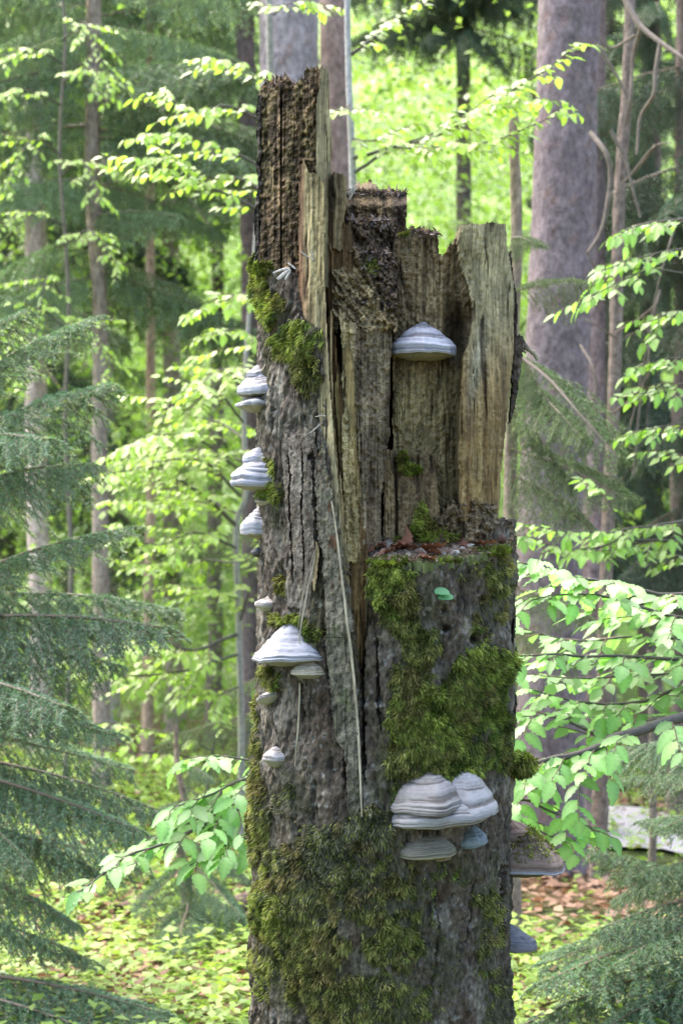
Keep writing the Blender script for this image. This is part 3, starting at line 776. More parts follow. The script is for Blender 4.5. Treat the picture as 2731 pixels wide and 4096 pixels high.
# moss on the ledge, in the hollow and at the foot of the upright wood
b = Bag()
for (mx, my, rx, ry, dd, n) in [(1560, 2245, 90, 14, 0, 2600), (1760, 2240, 90, 8, 0, 500), (1960, 2205, 90, 16, 0, 1600), (1710, 2120, 75, 40, 4.425, 900), (1690, 2090, 30, 80, 4.425, 350), (1600, 2165, 35, 16, 4.43, 350), (1640, 1880, 50, 22, 4.43, 500), (1610, 1840, 22, 40, 4.435, 250), (1480, 1070, 30, 40, 4.44, 150), (1050, 1075, 40, 30, 4.45, 500), (1760, 2150, 90, 20, 4.42, 300), (1610, 935, 25, 8, 4.46, 60)]:
    a = rng.random(n) * 2 * np.pi; rr = np.sqrt(rng.random(n))
    qx = mx + np.cos(a) * rr * rx; qy = my + np.sin(a) * rr * ry
    if dd == 0:
        dq = trunk_point(qx, np.interp(qx, TOPX, TOPY) + 3)[0][:, 1] + .002 + np.clip((np.interp(qx, TOPX, TOPY) - qy), -10, 60) * .0016
        Pm = np.stack([(qx - 1365.5) * K * dq, dq, CAMZ - (qy - 2048) * K * dq], -1)
    else:
        Pm = np.stack([(qx - 1365.5) * K * dd, np.full(n, dd), CAMZ - (qy - 2048) * K * dd], -1)
    Nm = np.broadcast_to(np.array([0, -.6, .8]), (n, 3))
    b.add(*blades(Pm, Nm, .006 + .010 * rng.random(n), moss_color(qx, qy, np.full(n, 0), n), .2))
obj('moss_patch', b.mesh('moss_patch', M_MOSS, root=stump), stump, kind='stuff')

# ------------------------------------------------------------------ bracket fungi
def fungus_mesh(a, b_, h, u, bands, cols, seed, lobes=0.06, steep=1.2, rim=0.16, tilt=0.0, thick=1.0):
    """cap and pore surface of a hoof-shaped bracket; local x along the bark, -y outwards, z up; origin at the rim plane on the bark"""
    nph, nt = 60, 68
    ph = np.linspace(-np.pi * .5 - .30, np.pi * .5 + .30, nph)
    t = np.linspace(0, 1, nt)
    PH, Tt = np.meshgrid(ph, t)
    wob = 1 + lobes * 1.5 * fbm(PH * 1.6 + seed, PH * 0 + seed, 3, seed)
    thk = thick * min(.024, h * .36) * (1 + .25 * noise2(PH * 2, PH * 0 + seed, seed + 1))
    ta = np.clip(Tt / .74, 0, 1); tr = np.clip((Tt - .74) / .26, 0, 1)
    rho = ta ** 0.85 * (1 + .035 * np.sin(tr * np.pi * .8)) - .05 * tr ** 3
    z = thk + (h - thk) * (1 - np.minimum(rho, 1) ** steep) - thk * (1 - (1 - tr) ** 1.3)
    fq = bands
    ph0 = fq * (Tt ** 1.5) * 1.9 + .22 * fbm(PH * 2, rho * 2, 2, seed + 3)
    rip = np.clip(2.2 * noise2(ph0, PH * .25 + seed * 3.7, seed + 4), -1, 1)
    rip2 = np.clip(2 * fbm(ph0 * 3.1, PH * .5 + seed, 2, seed + 6), -1, 1)
    amp = 0.008 * (0.2 + rho ** 2)
    rr = rho * wob + amp * 1.6 * rip + amp * .7 * rip2 + .006 * fbm(PH * 9, rho * 14, 3, seed + 5)
    zz_ = z + h * 0.010 * rip + .03 * h * fbm(PH * 3, rho * 3, 2, seed + 9)
    zz_ += tilt * a * rr * np.sin(PH)
    V = np.stack([a * rr * np.sin(PH), -b_ * rr * np.cos(PH), zz_], -1)
    base, light, line, rimc = [np.array(c_) for c_ in cols]
    cc = mix(base, light, np.clip(.5 + .3 * rip + .25 * rip2 + .5 * fbm(PH * 3, rho * 9, 3, seed + 11) + .5 * (rho - .5), 0, 1))
    cc = mix(cc, line, sstep(.25, .8, -rip2 * .7 - rip * .45 + .3 * fbm(PH * 5, rho * 4, 2, seed + 13)) * .75)
    cc = cc * .72
    cc = mix(cc, rimc * .72, sstep(1 - rim * .7, 1 - rim * .3, Tt))
    # underside
    t2 = np.linspace(0, 1, 26)
    PH2, T2 = np.meshgrid(ph, t2)
    r_edge = np.linalg.norm(V[-1, :, :2] / np.array([a, b_]), axis=1)
    rho2 = (1 - T2) * r_edge[None]
    zz2 = V[-1][None, :, 2] * (1 - T2) + (-u) * np.sin(np.minimum(T2 * 1.25, 1) * np.pi / 2) * (1 - .35 * sstep(.75, 1, T2)) - .012 * h * np.sin(T2 * np.pi * 8) * (1 - T2)
    V2 = np.stack([a * rho2 * np.sin(PH2), -b_ * rho2 * np.cos(PH2), zz2], -1)
    def g(n1, n2):
        i, j = np.meshgrid(np.arange(n1 - 1), np.arange(n2 - 1), indexing='ij')
        return np.stack([i * n2 + j, i * n2 + j + 1, (i + 1) * n2 + j + 1, (i + 1) * n2 + j], -1).reshape(-1, 4)
    return (V.reshape(-1, 3), g(nt, nph)[:, ::-1], cc.reshape(-1, 3)), (V2.reshape(-1, 3), g(26, nph)[:, ::-1], PH2)


GREY = ((0.24, 0.24, 0.27), (0.40, 0.40, 0.44), (0.10, 0.09, 0.09), (0.40, 0.39, 0.39))
TAN = ((0.22, 0.205, 0.19), (0.36, 0.345, 0.34), (0.10, 0.08, 0.065), (0.38, 0.34, 0.31))
DARK = ((0.10, 0.10, 0.11), (0.20, 0.20, 0.22), (0.05, 0.05, 0.05), (0.16, 0.15, 0.15))
OLIV = ((0.15, 0.14, 0.10), (0.24, 0.22, 0.17), (0.09, 0.08, 0.05), (0.38, 0.33, 0.22))
PINK = ((0.27, 0.24, 0.21), (0.40, 0.37, 0.34), (0.17, 0.10, 0.07), (0.44, 0.39, 0.35))


def fungus(label, lobes, P, yaw, under=(0.30, 0.27, 0.22), seed=1):
    """P: point on the bark; yaw: direction it faces (0 = towards the camera); lobes: (dx, dz, a, b, h, u, bands, colours, tilt[, opts])"""
    t = thing('bracket_fungus', label, 'fungus', P, 'bracket fungi growing on the stump')
    t.rotation_euler = (0, 0, yaw)
    for k, lb in enumerate(lobes):
        dx, dz, a, b_, h, u, bands, cols, tilt = lb[:9]
        opt = lb[9] if len(lb) > 9 else {}
        (V, Q, C), (V2, Q2, PH2) = fungus_mesh(a, b_, h, u, bands, cols, seed + 7 * k, tilt=tilt, **{k_: v_ for k_, v_ in opt.items() if k_ in ('lobes', 'steep', 'rim', 'thick')})
        off = np.array([dx, opt.get('dy', min(.016, a * .15)), dz])
        cap = obj('cap', mesh_np('cap', V + off, quads=Q, col=C, mat=M_FUNG, smooth=True), t)
        uc = np.array(opt.get('under', under)) * (0.85 + .3 * rng.random((len(V2), 1)))
        obj('pore_surface', mesh_np('pore_surface', V2 + off, quads=Q2, col=uc, mat=M_FUNG, smooth=True), cap)
    return t


def on_bark(px, py, sink=0.0):
    P, N = trunk_point(np.array([float(px)]), np.array([float(py)]))
    return tuple(P[0] - N[0] * sink), math.atan2(N[0][0], -N[0][1])


m = K * 4.3   # metres per photo pixel at the stump's front
# 1 pale fungus high on the upright wood
fungus('pale grey banded bracket fungus alone on the bare upright wood', [(0, 0, 134 * K * 4.42, .095, 140 * K * 4.42, .012, 8, GREY, 0.0, dict(steep=1.3, lobes=.12, dy=.022, thick=.8, rim=.2, under=(.22, .2, .15)))], tuple(W(1692, 1422, 4.450)), 0.05, seed=3)
# 2 left edge pair, upper
Pq = W(1026, 1600, 4.545)
fungus('small grey bracket with a rough dark lower lip on the bark edge', [(0, .010, .072, .050, .056, .004, 4, GREY, 0.0, dict(dy=.01, steep=1.7)), (0, -.016, .064, .054, .030, .014, 3, ((.30, .30, .31), (.5, .5, .5), (.08, .08, .08), (.25, .25, .25)), 0.0, dict(lobes=.2, dy=.01))], tuple(Pq), -1.25, seed=5)
fungus('tiny dark grey bracket just above the one with a rough lip', [(0, 0, .034, .026, .03, .01, 2, ((.2, .2, .22), (.34, .34, .37), (.1, .1, .1), (.16, .16, .16)), 0, dict(dy=.004))], tuple(W(1024, 1512, 4.55)), -1.3, seed=6)
# 3 big left edge bracket with upper lobe
fungus('large blue grey layered bracket jutting over the bark edge beside moss', [(0, 0, .070, .088, .072, .012, 9, GREY, 0.0, dict(steep=2.0, lobes=.05, dy=.02)), (-.008, .052, .044, .050, .042, .006, 3, ((.2, .205, .23), (.3, .305, .34), (.13, .13, .13), (.26, .26, .29)), 0.0, dict(dy=.02, steep=2)), (.012, -.022, .045, .036, .012, .010, 2, PINK, 0, dict(dy=.02)), (.016, -.034, .040, .034, .008, .012, 2, PINK, 0, dict(dy=.02))], tuple(W(1038, 1948, 4.50)), -1.0, seed=9)
# 4 left edge lower, half hidden
fungus('tall stepped pale grey bracket half hidden behind the bark edge', [(0, 0, .062, .050, .070, .008, 8, GREY, 0.0, dict(steep=1.25))], tuple(W(1030, 2140, 4.58)), -1.45, seed=11)
# 5 small
P5, y5 = on_bark(1066, 2425, -.004)
fungus('small pale pinkish bracket below a yellow moss tuft', [(0, 0, .030, .034, .026, .012, 4, PINK, 0, dict(steep=.75)), ], P5, y5 + .35, seed=13, under=(.32, .32, .24))
# 6 large mid bracket with lower lobe
P6, y6 = on_bark(1172, 2645, .0)
fungus('large pale hoof shaped bracket crossed by a hanging wood sliver', [(-.006, 0, .088, .080, .096, .012, 11, ((.25, .25, .265), (.38, .38, .41), (.14, .135, .13), (.42, .37, .33)), .03, dict(steep=1.1, rim=.12, thick=.6)), (.050, -.026, .036, .045, .034, .010, 4, ((.30, .26, .17), (.44, .39, .29), (.14, .10, .06), (.48, .44, .37)), 0, dict(steep=1.3))], P6, y6 + .12, seed=15, under=(.24, .22, .19))
P7, y7 = on_bark(1086, 2795, -.004)
fungus('small tilted pale bracket right under a dark mossy hollow', [(0, 0, .030, .034, .020, .012, 4, TAN, .35, dict(steep=1.2))], P7, y7 + .3, seed=17, under=(.30, .29, .22))
P8, y8 = on_bark(1112, 3040, -.004)
fungus('small white bracket alone on bare bark above pale lichen crust', [(0, 0, .030, .030, .030, .016, 3, ((.28, .265, .25), (.42, .40, .39), (.15, .12, .1), (.40, .37, .34)), 0, dict(steep=1.6))], P8, y8 + .2, seed=19, under=(.26, .24, .18))
# 9 big double bracket in front
P9, y9 = on_bark(1768, 3285, .002)
fungus('largest double layered bracket with wavy grey bands under a moss cushion', [(.002, .000, .118, .112, .066, .014, 9, TAN, .08, dict(steep=2.6, lobes=.05, rim=.12)),
       (.044, .012, .080, .104, .100, .004, 11, TAN, .05, dict(steep=2.3, lobes=.06, rim=.05, thick=.5)),
       (-.036, .027, .076, .116, .086, .004, 10, ((.17, .155, .135), (.29, .27, .255), (.085, .065, .055), (.13, .085, .065)), .05, dict(steep=2.3, rim=.1, lobes=.07, dy=.006, thick=.9))], P9, y9 - .15, seed=21, under=(.2, .18, .14))
P9b, y9b = on_bark(1712, 3425, .002)
fungus('dull olive brown bracket tucked under the largest one', [(0, 0, .064, .058, .045, .008, 5, OLIV, .03, dict(steep=2.2, lobes=.03)), ], P9b, y9b - .1, seed=23, under=(.3, .27, .18))
P9c, y9c = on_bark(1885, 3378, .002)
fungus('small blue grey bracket in the shade beside the olive one', [(0, 0, .034, .04, .042, .010, 3, ((.12, .15, .16), (.2, .24, .25), (.08, .09, .09), (.14, .17, .17)), .2, dict(steep=1.6))], P9c, y9c, seed=25, under=(.09, .1, .1))
P9d, y9d = on_bark(1778, 3442, .006)
fungus('tiny brown lip shaped bracket below the olive one', [(0, 0, .023, .022, .016, .004, 2, ((.16, .11, .06), (.22, .16, .09), (.1, .07, .04), (.4, .33, .2)), .1, dict(steep=2))], P9d, y9d, seed=27)
# 10 moss covered one on the right edge
f10 = fungus('broad moss covered bracket with dark striped rim on the far edge', [(0, 0, .078, .135, .118, .016, 6, ((.17, .12, .09), (.24, .17, .13), (.10, .06, .05), (.33, .34, .37)), 0, dict(steep=1.9, rim=.30, lobes=.05)), ], tuple(W(2046, 3480, 4.63)), 1.05, seed=29, under=(.10, .09, .07))
b = Bag()
n = 2600
capV = np.array([v.co[:] for v in f10.children[0].data.vertices])
rr_ = np.hypot(capV[:, 0] / .075, capV[:, 1] / .112)
cand = capV[(rr_ > .35) & (rr_ < .98)]
Pm = cand[rng.integers(0, len(cand), n)] + rng.standard_normal((n, 3)) * .003
g_ = fbm(Pm[:, 0] / .03, Pm[:, 1] / .03, 2, 401) > -.12
Pm = Pm[g_]; n = len(Pm)
Nn = Pm / np.array([.075, .112, .105]) ** 2; Nn /= np.linalg.norm(Nn, axis=1)[:, None]
b.add(*blades(Pm, Nn, .005 + .008 * rng.random(n), moss_color(Pm[:, 0] * 1800, Pm[:, 1] * 1800, np.full(n, 0), n), .4))
obj('moss', b.mesh('moss', M_MOSS), f10.children[0], kind='stuff')
fungus('plain dark slate bracket low on the far edge of the stump', [(0, 0, .055, .075, .06, .004, 3, DARK, 0, dict(steep=1.3, rim=.25))], tuple(W(2034, 3795, 4.61)), 1.25, seed=31, under=(.07, .07, .07))
fungus('tiny black crust bracket on the bark edge below the stepped one', [(0, 0, .022, .016, .016, .008, 2, ((.05, .05, .055), (.1, .1, .11), (.03, .03, .03), (.1, .1, .1)), 0)], tuple(W(1027, 2215, 4.56)), -1.3, seed=33, under=(.05, .05, .05))

# ------------------------------------------------------------------ leaves
def leaf_geo(nl=6, wid=0.30, fold=0.10, wav=0.02, curl=0.10):
    """ovate leaf, unit length along +X, normal +Z, with a folded midrib and toothed edge"""
    t = np.linspace(0, 1, nl + 1)
    w = wid * np.sin(np.pi * t ** 0.85) ** 0.75 * (1 - 0.25 * t)
    w[0] = 0.012; w[-1] = 0.004
    w[1:-1] *= 1 + 0.06 * (-1) ** np.arange(nl - 1)
    zc = -curl * t ** 2
    e = fold * w + wav * (-1) ** np.arange(nl + 1)
    V = np.concatenate([np.stack([t, w, zc + e], -1), np.stack([t, 0 * t, zc], -1), np.stack([t, -w, zc + e], -1)])
    n = nl + 1
    k = np.arange(nl)
    Q = np.concatenate([np.stack([n + k, n + k + 1, k + 1, k], -1), np.stack([2 * n + k, 2 * n + k + 1, n + k + 1, n + k], -1)])
    return V, Q


LEAFV, LEAFQ = leaf_geo()
FARV, FARQ = leaf_geo(3, .30, .12, 0, .12)
TINYV = np.array([[0, 0, 0], [.45, -.30, .05], [1, 0, -.10], [.45, .30, .05]]); TINYQ = np.array([[0, 1, 2, 3]])


def frames(D, Nrm):
    """orthonormal frames, x along D, z near Nrm"""
    D = D / (np.linalg.norm(D, axis=-1, keepdims=True) + 1e-9)
    Yv = np.cross(Nrm, D); Yv /= np.linalg.norm(Yv, axis=-1, keepdims=True) + 1e-9
    Zv = np.cross(D, Yv)
    return np.stack([D, Yv, Zv], -1)        # columns


def scatter(tV, tQ, P, F, S, col, bag):
    n = len(P); m_ = len(tV)
    V = P[:, None] + np.einsum('nij,mj->nmi', F, tV) * S[:, None, None]
    Q = (np.arange(n)[:, None, None] * m_ + tQ[None]).reshape(-1, 4)
    bag.add(V.reshape(-1, 3), quads=Q, col=np.repeat(col, m_, 0))


LEAFMESH = {}


def leaf_mesh(key, col):
    if key not in LEAFMESH:
        ms = []
        for k in range(4):
            V, Q = leaf_geo(10, .255 + .025 * k, .06 + .09 * (k % 3), .020 + .010 * (k % 2), .04 + .10 * k)
            nv_ = len(V) // 3; vein = np.concatenate([.86 + .16 * (np.arange(nv_) % 2), np.full(nv_, 1.22), .86 + .16 * (np.arange(nv_) % 2)])[:, None]
            c_ = np.array(col)[None] * (0.85 + .1 * k) * vein
            ms.append(mesh_np('beech_leaf', V, quads=Q, col=c_, mat=M_LEAF, smooth=True))
        LEAFMESH[key] = ms
    return LEAFMESH[key]


BR_COL = (0.085, 0.075, 0.062)


def grow_beech(root, limbs, leaf_len, key, col, limit=300, twig_len=(.14, .34), twig_gap=.075, leaf_gap=.038, seed=1, twigcol=(.12, .085, .06), bare=.15, droop=.45, spread=.9):
    """limbs: list of (points [(px,py,d)..], radius m). Twigs fan out in a flat spray, leaves alternate along them."""
    g = np.random.default_rng(seed)
    LP_, LD, LN, LS = [], [], [], []
    bag = Bag()
    for pts, rad in limbs:
        Pw = np.array([W(*p) for p in pts])
        length = np.linalg.norm(np.diff(Pw, axis=0), axis=1).sum()
        n = max(8, int(length / .04))
        C_ = catmull(Pw, n)
        C_ += 0.006 * np.stack([noise2(np.arange(n) * .4, k + seed) for k in range(3)], -1)
        V, Q = tube(C_, np.linspace(rad, rad * .3, n), 6)
        lb = Bag(); lb.add(rel(root, V), quads=Q, col=np.array(BR_COL)[None] * (.8 + .4 * g.random((len(V), 1))))
        obj('limb', lb.mesh('limb', M_TWIG, True), root)
        T = np.gradient(C_, axis=0); T /= np.linalg.norm(T, axis=1)[:, None]
        pos = bare * length; side = 1
        paths = []
        while pos < length:
            i_ = min(n - 1, int(pos / length * n)); tt = pos / length
            tl = g.uniform(*twig_len) * (1.15 - .75 * tt)
            hor = np.cross(T[i_], (0, 0, 1.)); hor /= np.linalg.norm(hor) + 1e-9
            dirv = T[i_] * g.uniform(.5, .9) + side * hor * spread * g.uniform(.6, 1.1) + np.array([0, 0, g.uniform(-.22, .18)])
            dirv /= np.linalg.norm(dirv)
            s_ = np.linspace(0, 1, 7)[:, None]
            pth = C_[i_] + dirv * tl * s_ + np.array([0, 0, -1.]) * tl * .16 * s_ ** 2 + .01 * np.stack([noise2(np.arange(7) * .8, g.random() * 90) for _ in range(3)], -1) * s_
            paths.append(pth)
            side = -side
            pos += twig_gap * g.uniform(.6, 1.4)
        paths.append(C_[int(n * .6):])
        for pth in paths:
            V, Q = tube(pth, np.linspace(.0022, .0012, len(pth)), 4)
            bag.add(rel(root, V), quads=Q, col=twigcol)
            L_ = np.linalg.norm(np.diff(pth, axis=0), axis=1); cum = np.concatenate([[0], np.cumsum(L_)])
            p_ = leaf_gap * .8; sd = 1
            while p_ < cum[-1] + 1e-6:
                q_ = np.array([np.interp(p_, cum, pth[:, k]) for k in range(3)])
                k_ = min(len(pth) - 2, np.searchsorted(cum, p_)); k_ = max(0, k_ - 1)
                td = pth[k_ + 1] - pth[k_]; td /= np.linalg.norm(td) + 1e-9
                hr = np.cross(td, (0, 0, 1.)); hr /= np.linalg.norm(hr) + 1e-9
                last = p_ + leaf_gap > cum[-1]
                D = td * (1.0 if last else g.uniform(.4, .8)) + hr * sd * (0 if last else g.uniform(.6, 1)) + np.array([0, 0, -droop * g.uniform(.3, 1.7)])
                LP_.append(q_); LD.append(D)
                LN.append(np.array([g.uniform(-.4, .4), g.uniform(-.75, .15), 1.0])); LS.append(leaf_len * g.uniform(.7, 1.15))
                sd = -sd; p_ += leaf_gap * g.uniform(.75, 1.3)
    obj('twigs', bag.mesh('twigs', M_TWIG), root, kind='stuff')
    P = np.array(LP_); F = frames(np.array(LD), np.array(LN)); S = np.array(LS)
    qx, qy = proj(P)
    vis = (qx > -60) & (qx < 2790) & (qy > -60) & (qy < 4160)
    order = np.argsort(np.where(vis, P[:, 1], 99) - 0.0)
    ms = leaf_mesh(key, col)
    loc = rel(root, P)
    for c_, k in enumerate(order[:limit]):
        M4 = Matrix([list(F[k][0] * S[k]) + [loc[k][0]], list(F[k][1] * S[k]) + [loc[k][1]], list(F[k][2] * S[k]) + [loc[k][2]], [0, 0, 0, 1]])
        obj('leaf', ms[c_ % 4], root, mw=M4)
    rest = order[limit:]
    if len(rest):
        bg = Bag()
        cc = np.array(col)[None] * (.8 + .4 * g.random((len(rest), 1))) * np.array([1, 1, 1])
        scatter(FARV, FARQ, loc[rest], F[rest], S[rest], cc, bg)
        obj('foliage', bg.mesh('foliage', M_LEAF, True), root, kind='stuff')
    return len(P)


def stem(root, pts, r0, r1, sides=10, col=BR_COL, mat=None, name='trunk', rough=0.0):
    Pw = np.array([W(*p) if len(p) == 3 and not isinstance(p, np.ndarray) else p for p in pts])
    n = max(16, int(np.linalg.norm(np.diff(Pw, axis=0), axis=1).sum() / .06))
    C_ = catmull(Pw, n)
    V, Q = tube(C_, np.linspace(r0, r1, n), sides)
    b = Bag(); b.add(rel(root, V), quads=Q, col=np.array(col)[None] * (.85 + .3 * rng.random((len(V), 1))))
    return obj(name, b.mesh(name, mat or M_TWIG, True), root)


NEAR = (0.22, 0.39, 0.12)
MID = (0.30, 0.42, 0.07)


def base_at(px, d):
    x = (px - 1365.5) * K * d
    return (x, d, float(ground_z(x, d)) - 0.03)


def gpt(px, d):
    return np.array(base_at(px, d))


# near beech on the right: trunk outside the frame, limbs reaching in
nb = thing('beech_tree', 'near beech with large fresh green leaves on layered boughs right of the stump', 'tree', base_at(3050, 5.7), 'young beeches around the stump')
stem(nb, [gpt(3050, 5.7), W(3040, 3200, 5.7), W(3030, 2300, 5.7), W(3000, 900, 5.7)], .06, .03)
n1 = grow_beech(nb, [
    ([(3040, 2770, 5.6), (2731, 2870, 5.3), (2500, 2930, 5.2), (2380, 2985, 5.15), (2230, 3030, 5.12), (2120, 3050, 5.1)], .017),
    ([(3040, 2300, 5.7), (2731, 2380, 5.5), (2480, 2330, 5.35), (2260, 2300, 5.3), (2085, 2250, 5.25)], .006),
    ([(3040, 2500, 5.7), (2760, 2480, 5.5), (2560, 2420, 5.4), (2330, 2370, 5.35), (2120, 2400, 5.3)], .006),
    ([(3040, 2700, 5.7), (2780, 2640, 5.45), (2520, 2620, 5.35), (2300, 2620, 5.3), (2060, 2620, 5.25)], .007),
    ([(3040, 2760, 5.7), (2731, 2760, 5.6), (2560, 2800, 5.55), (2380, 2810, 5.5), (2120, 2760, 5.4)], .007),
    ([(2420, 2960, 5.45), (2250, 2880, 5.4), (2080, 2860, 5.35)], .004),
    ([(3040, 2600, 5.7), (2760, 2570, 5.65), (2540, 2540, 5.6), (2320, 2560, 5.55), (2120, 2520, 5.5)], .005),
    ([(3040, 2680, 5.7), (2780, 2700, 5.7), (2560, 2690, 5.65), (2340, 2710, 5.6), (2100, 2690, 5.55)], .005),
    ([(3040, 2450, 5.7), (2800, 2420, 5.65), (2640, 2400, 5.6), (2500, 2440, 5.6)], .005),
    ([(2400, 2975, 5.45), (2290, 3080, 5.4), (2180, 3120, 5.4), (2060, 3180, 5.35)], .004),
], .070, 'near', NEAR, 300, (.12, .28), .055, .030, seed=41, bare=.12, droop=.28)
n3 = thing('beech_sapling', 'fresh green beech spray poking out above the moss covered bracket', 'tree', base_at(1900, 5.5), 'young beeches around the stump')
stem(n3, [gpt(1900, 5.5), W(1900, 3700, 5.5), W(1920, 3250, 5.5), W(1940, 3050, 5.5)], .012, .006)
grow_beech(n3, [([(1925, 3230, 5.5), (2080, 3190, 5.4), (2200, 3240, 5.35), (2330, 3290, 5.3), (2415, 3330, 5.3)], .005),
                ([(1920, 3260, 5.5), (2080, 3280, 5.35), (2180, 3330, 5.3), (2290, 3370, 5.25)], .005),
                ([(1930, 3150, 5.5), (2060, 3110, 5.4), (2150, 3100, 5.4)], .004)], .072, 'near', NEAR, 300, (.09, .18), .06, .034, seed=43, bare=.2, droop=.28)
n2 = thing('beech_sapling', 'beech sapling spreading big toothed green leaves left of the stump base', 'tree', base_at(1300, 5.6), 'young beeches around the stump')
stem(n2, [gpt(1300, 5.6), W(1300, 3600, 5.6), W(1260, 3150, 5.6), W(1240, 2950, 5.6)], .014, .008)
grow_beech(n2, [([(1260, 3150, 5.6), (1000, 3230, 5.5), (820, 3310, 5.4), (640, 3380, 5.35), (480, 3450, 5.3), (320, 3560, 5.25)], .007),
                ([(1260, 3120, 5.6), (1000, 3120, 5.5), (860, 3180, 5.45), (700, 3230, 5.4)], .005),
                ([(1250, 3060, 5.6), (1020, 3050, 5.5), (900, 3030, 5.45), (800, 3030, 5.4)], .004),
                ([(1270, 3250, 5.6), (1000, 3350, 5.4), (880, 3400, 5.35), (760, 3460, 5.3)], .005),
                ([(1000, 3200, 5.5), (850, 3260, 5.45), (560, 3390, 5.4)], .004)], .070, 'near', NEAR, 300, (.09, .24), .045, .028, seed=45, bare=.18, droop=.25)

# mid-distance beeches
mb1 = thing('beech_sapling', 'slender pale forked beech with bright yellow green leaves behind the large grey bracket', 'tree', base_at(965, 8.8), 'young beeches around the stump')
stem(mb1, [gpt(965, 8.8), W(965, 2900, 8.8), W(955, 2500, 8.8), W(945, 2110, 8.8), W(985, 1960, 8.8), W(975, 1600, 8.8), W(1010, 1100, 8.8), W(1060, 500, 8.8)], .016, .008, col=(.27, .25, .22))
grow_beech(mb1, [([(945, 2110, 8.8), (850, 2010, 8.7), (760, 1950, 8.6), (640, 1880, 8.4), (420, 1900, 8.2)], .010),
                 ([(975, 1900, 8.8), (800, 1760, 8.5), (640, 1740, 8.3), (520, 1780, 8.2)], .007),
                 ([(960, 1990, 8.8), (820, 1850, 8.7), (620, 1850, 8.5), (480, 1910, 8.4)], .007),
                 ([(948, 2200, 8.8), (800, 2130, 8.6), (620, 2180, 8.4), (470, 2120, 8.3)], .006),
                 ([(955, 2400, 8.8), (830, 2360, 8.7), (720, 2350, 8.6)], .006),
                 ([(955, 2540, 8.8), (760, 2600, 8.6), (600, 2560, 8.4), (430, 2640, 8.2)], .008),
                 ([(958, 2620, 8.8), (700, 2690, 8.6), (460, 2700, 8.4), (300, 2660, 8.2)], .007),
                 ([(955, 2500, 8.8), (1020, 2300, 8.7), (1060, 2200, 8.6)], .006),
                 ([(960, 2750, 8.8), (850, 2780, 8.7), (700, 2700, 8.5)], .005),
                 ([(975, 1700, 8.8), (860, 1560, 8.6), (740, 1640, 8.5), (620, 1600, 8.4)], .006),
                 ([(975, 1580, 8.8), (900, 1470, 8.7), (780, 1560, 8.5)], .006),
                 ([(965, 1850, 8.8), (820, 1800, 8.9), (660, 1810, 9.0), (500, 1850, 9.0)], .006),
                 ([(950, 2060, 8.8), (800, 1990, 9.0), (640, 2000, 9.1), (440, 2010, 9.1)], .006),
                 ([(950, 2260, 8.8), (800, 2240, 9.0), (660, 2260, 9.0), (540, 2250, 9.0)], .006),
                 ([(970, 1760, 8.8), (860, 1680, 9.0), (700, 1690, 9.1)], .006),
                 ], .050, 'mid', MID, 300, (.14, .40), .040, .022, seed=51, bare=.15)
mb2 = thing('beech_sapling', 'beech crown of lime green leaves sweeping out beside the tallest spar', 'tree', base_at(1130, 8.2), 'young beeches around the stump')
stem(mb2, [gpt(1130, 8.2), W(1130, 2800, 8.2), W(1110, 1600, 8.2), W(1090, 700, 8.2), W(1070, -300, 8.2)], .03, .012, col=(.25, .23, .2))
grow_beech(mb2, [([(1110, 900, 8.2), (950, 800, 8.0), (760, 720, 7.9), (640, 670, 7.8), (500, 630, 7.7)], .008),
                 ([(1100, 700, 8.2), (900, 600, 8.0), (740, 540, 7.9), (580, 530, 7.8)], .007),
                 ([(1100, 520, 8.2), (920, 430, 8.0), (780, 440, 7.9), (640, 380, 7.8)], .007),
                 ([(1100, 350, 8.2), (960, 260, 8.0), (840, 230, 7.9)], .006),
                 ([(1110, 820, 8.2), (960, 720, 8.1), (820, 700, 8.0), (640, 590, 8.0)], .006),
                 ([(1110, 1250, 8.2), (1000, 1180, 8.0), (900, 1200, 7.9), (780, 1240, 7.9)], .006),
                 ([(1110, 1400, 8.2), (960, 1330, 8.0), (850, 1330, 7.9)], .006),
                 ([(1090, 60, 8.2), (1150, 20, 8.0), (1260, 10, 8.0)], .005),
                 ], .050, 'mid', MID, 300, (.12, .34), .042, .022, seed=53, bare=.2)
mb3 = thing('beech_sapling', 'thin pale beech stem with lime leaf sprays arching over the sawn slab', 'tree', base_at(1400, 7.6), 'young beeches around the stump')
stem(mb3, [gpt(1400, 7.6), W(1420, 2800, 7.6), W(1425, 1500, 7.6), W(1410, 700, 7.6), W(1398, 400, 7.6), W(1392, 200, 7.6), W(1385, -200, 7.6)], .016, .011, col=(.34, .32, .30))
grow_beech(mb3, [([(1400, 225, 7.6), (1480, 160, 7.6), (1600, 60, 7.6), (1720, -20, 7.6)], .008),
                 ([(1405, 640, 7.6), (1560, 590, 7.5), (1700, 560, 7.5), (1900, 470, 7.4), (2100, 330, 7.3), (2310, 180, 7.2)], .008),
                 ([(1408, 700, 7.6), (1560, 600, 7.5), (1760, 590, 7.4), (2000, 560, 7.3), (2260, 430, 7.2)], .007),
                 ([(1900, 480, 7.4), (2000, 420, 7.4), (2220, 400, 7.3)], .004),
                 ([(1400, 420, 7.6), (1370, 440, 7.5), (1340, 450, 7.4)], .003),
                 ([(1400, 560, 7.6), (1500, 560, 7.5), (1640, 500, 7.5)], .004),
                 ([(1600, 585, 7.5), (1800, 500, 7.5), (1980, 370, 7.5)], .004)], .048, 'mid', MID, 300, (.12, .30), .040, .022, seed=55, bare=.22)
mb4 = thing('beech_tree', 'beech right of the scaly spruce with sprays layered against dark wood', 'tree', base_at(3000, 7.2), 'young beeches around the stump')
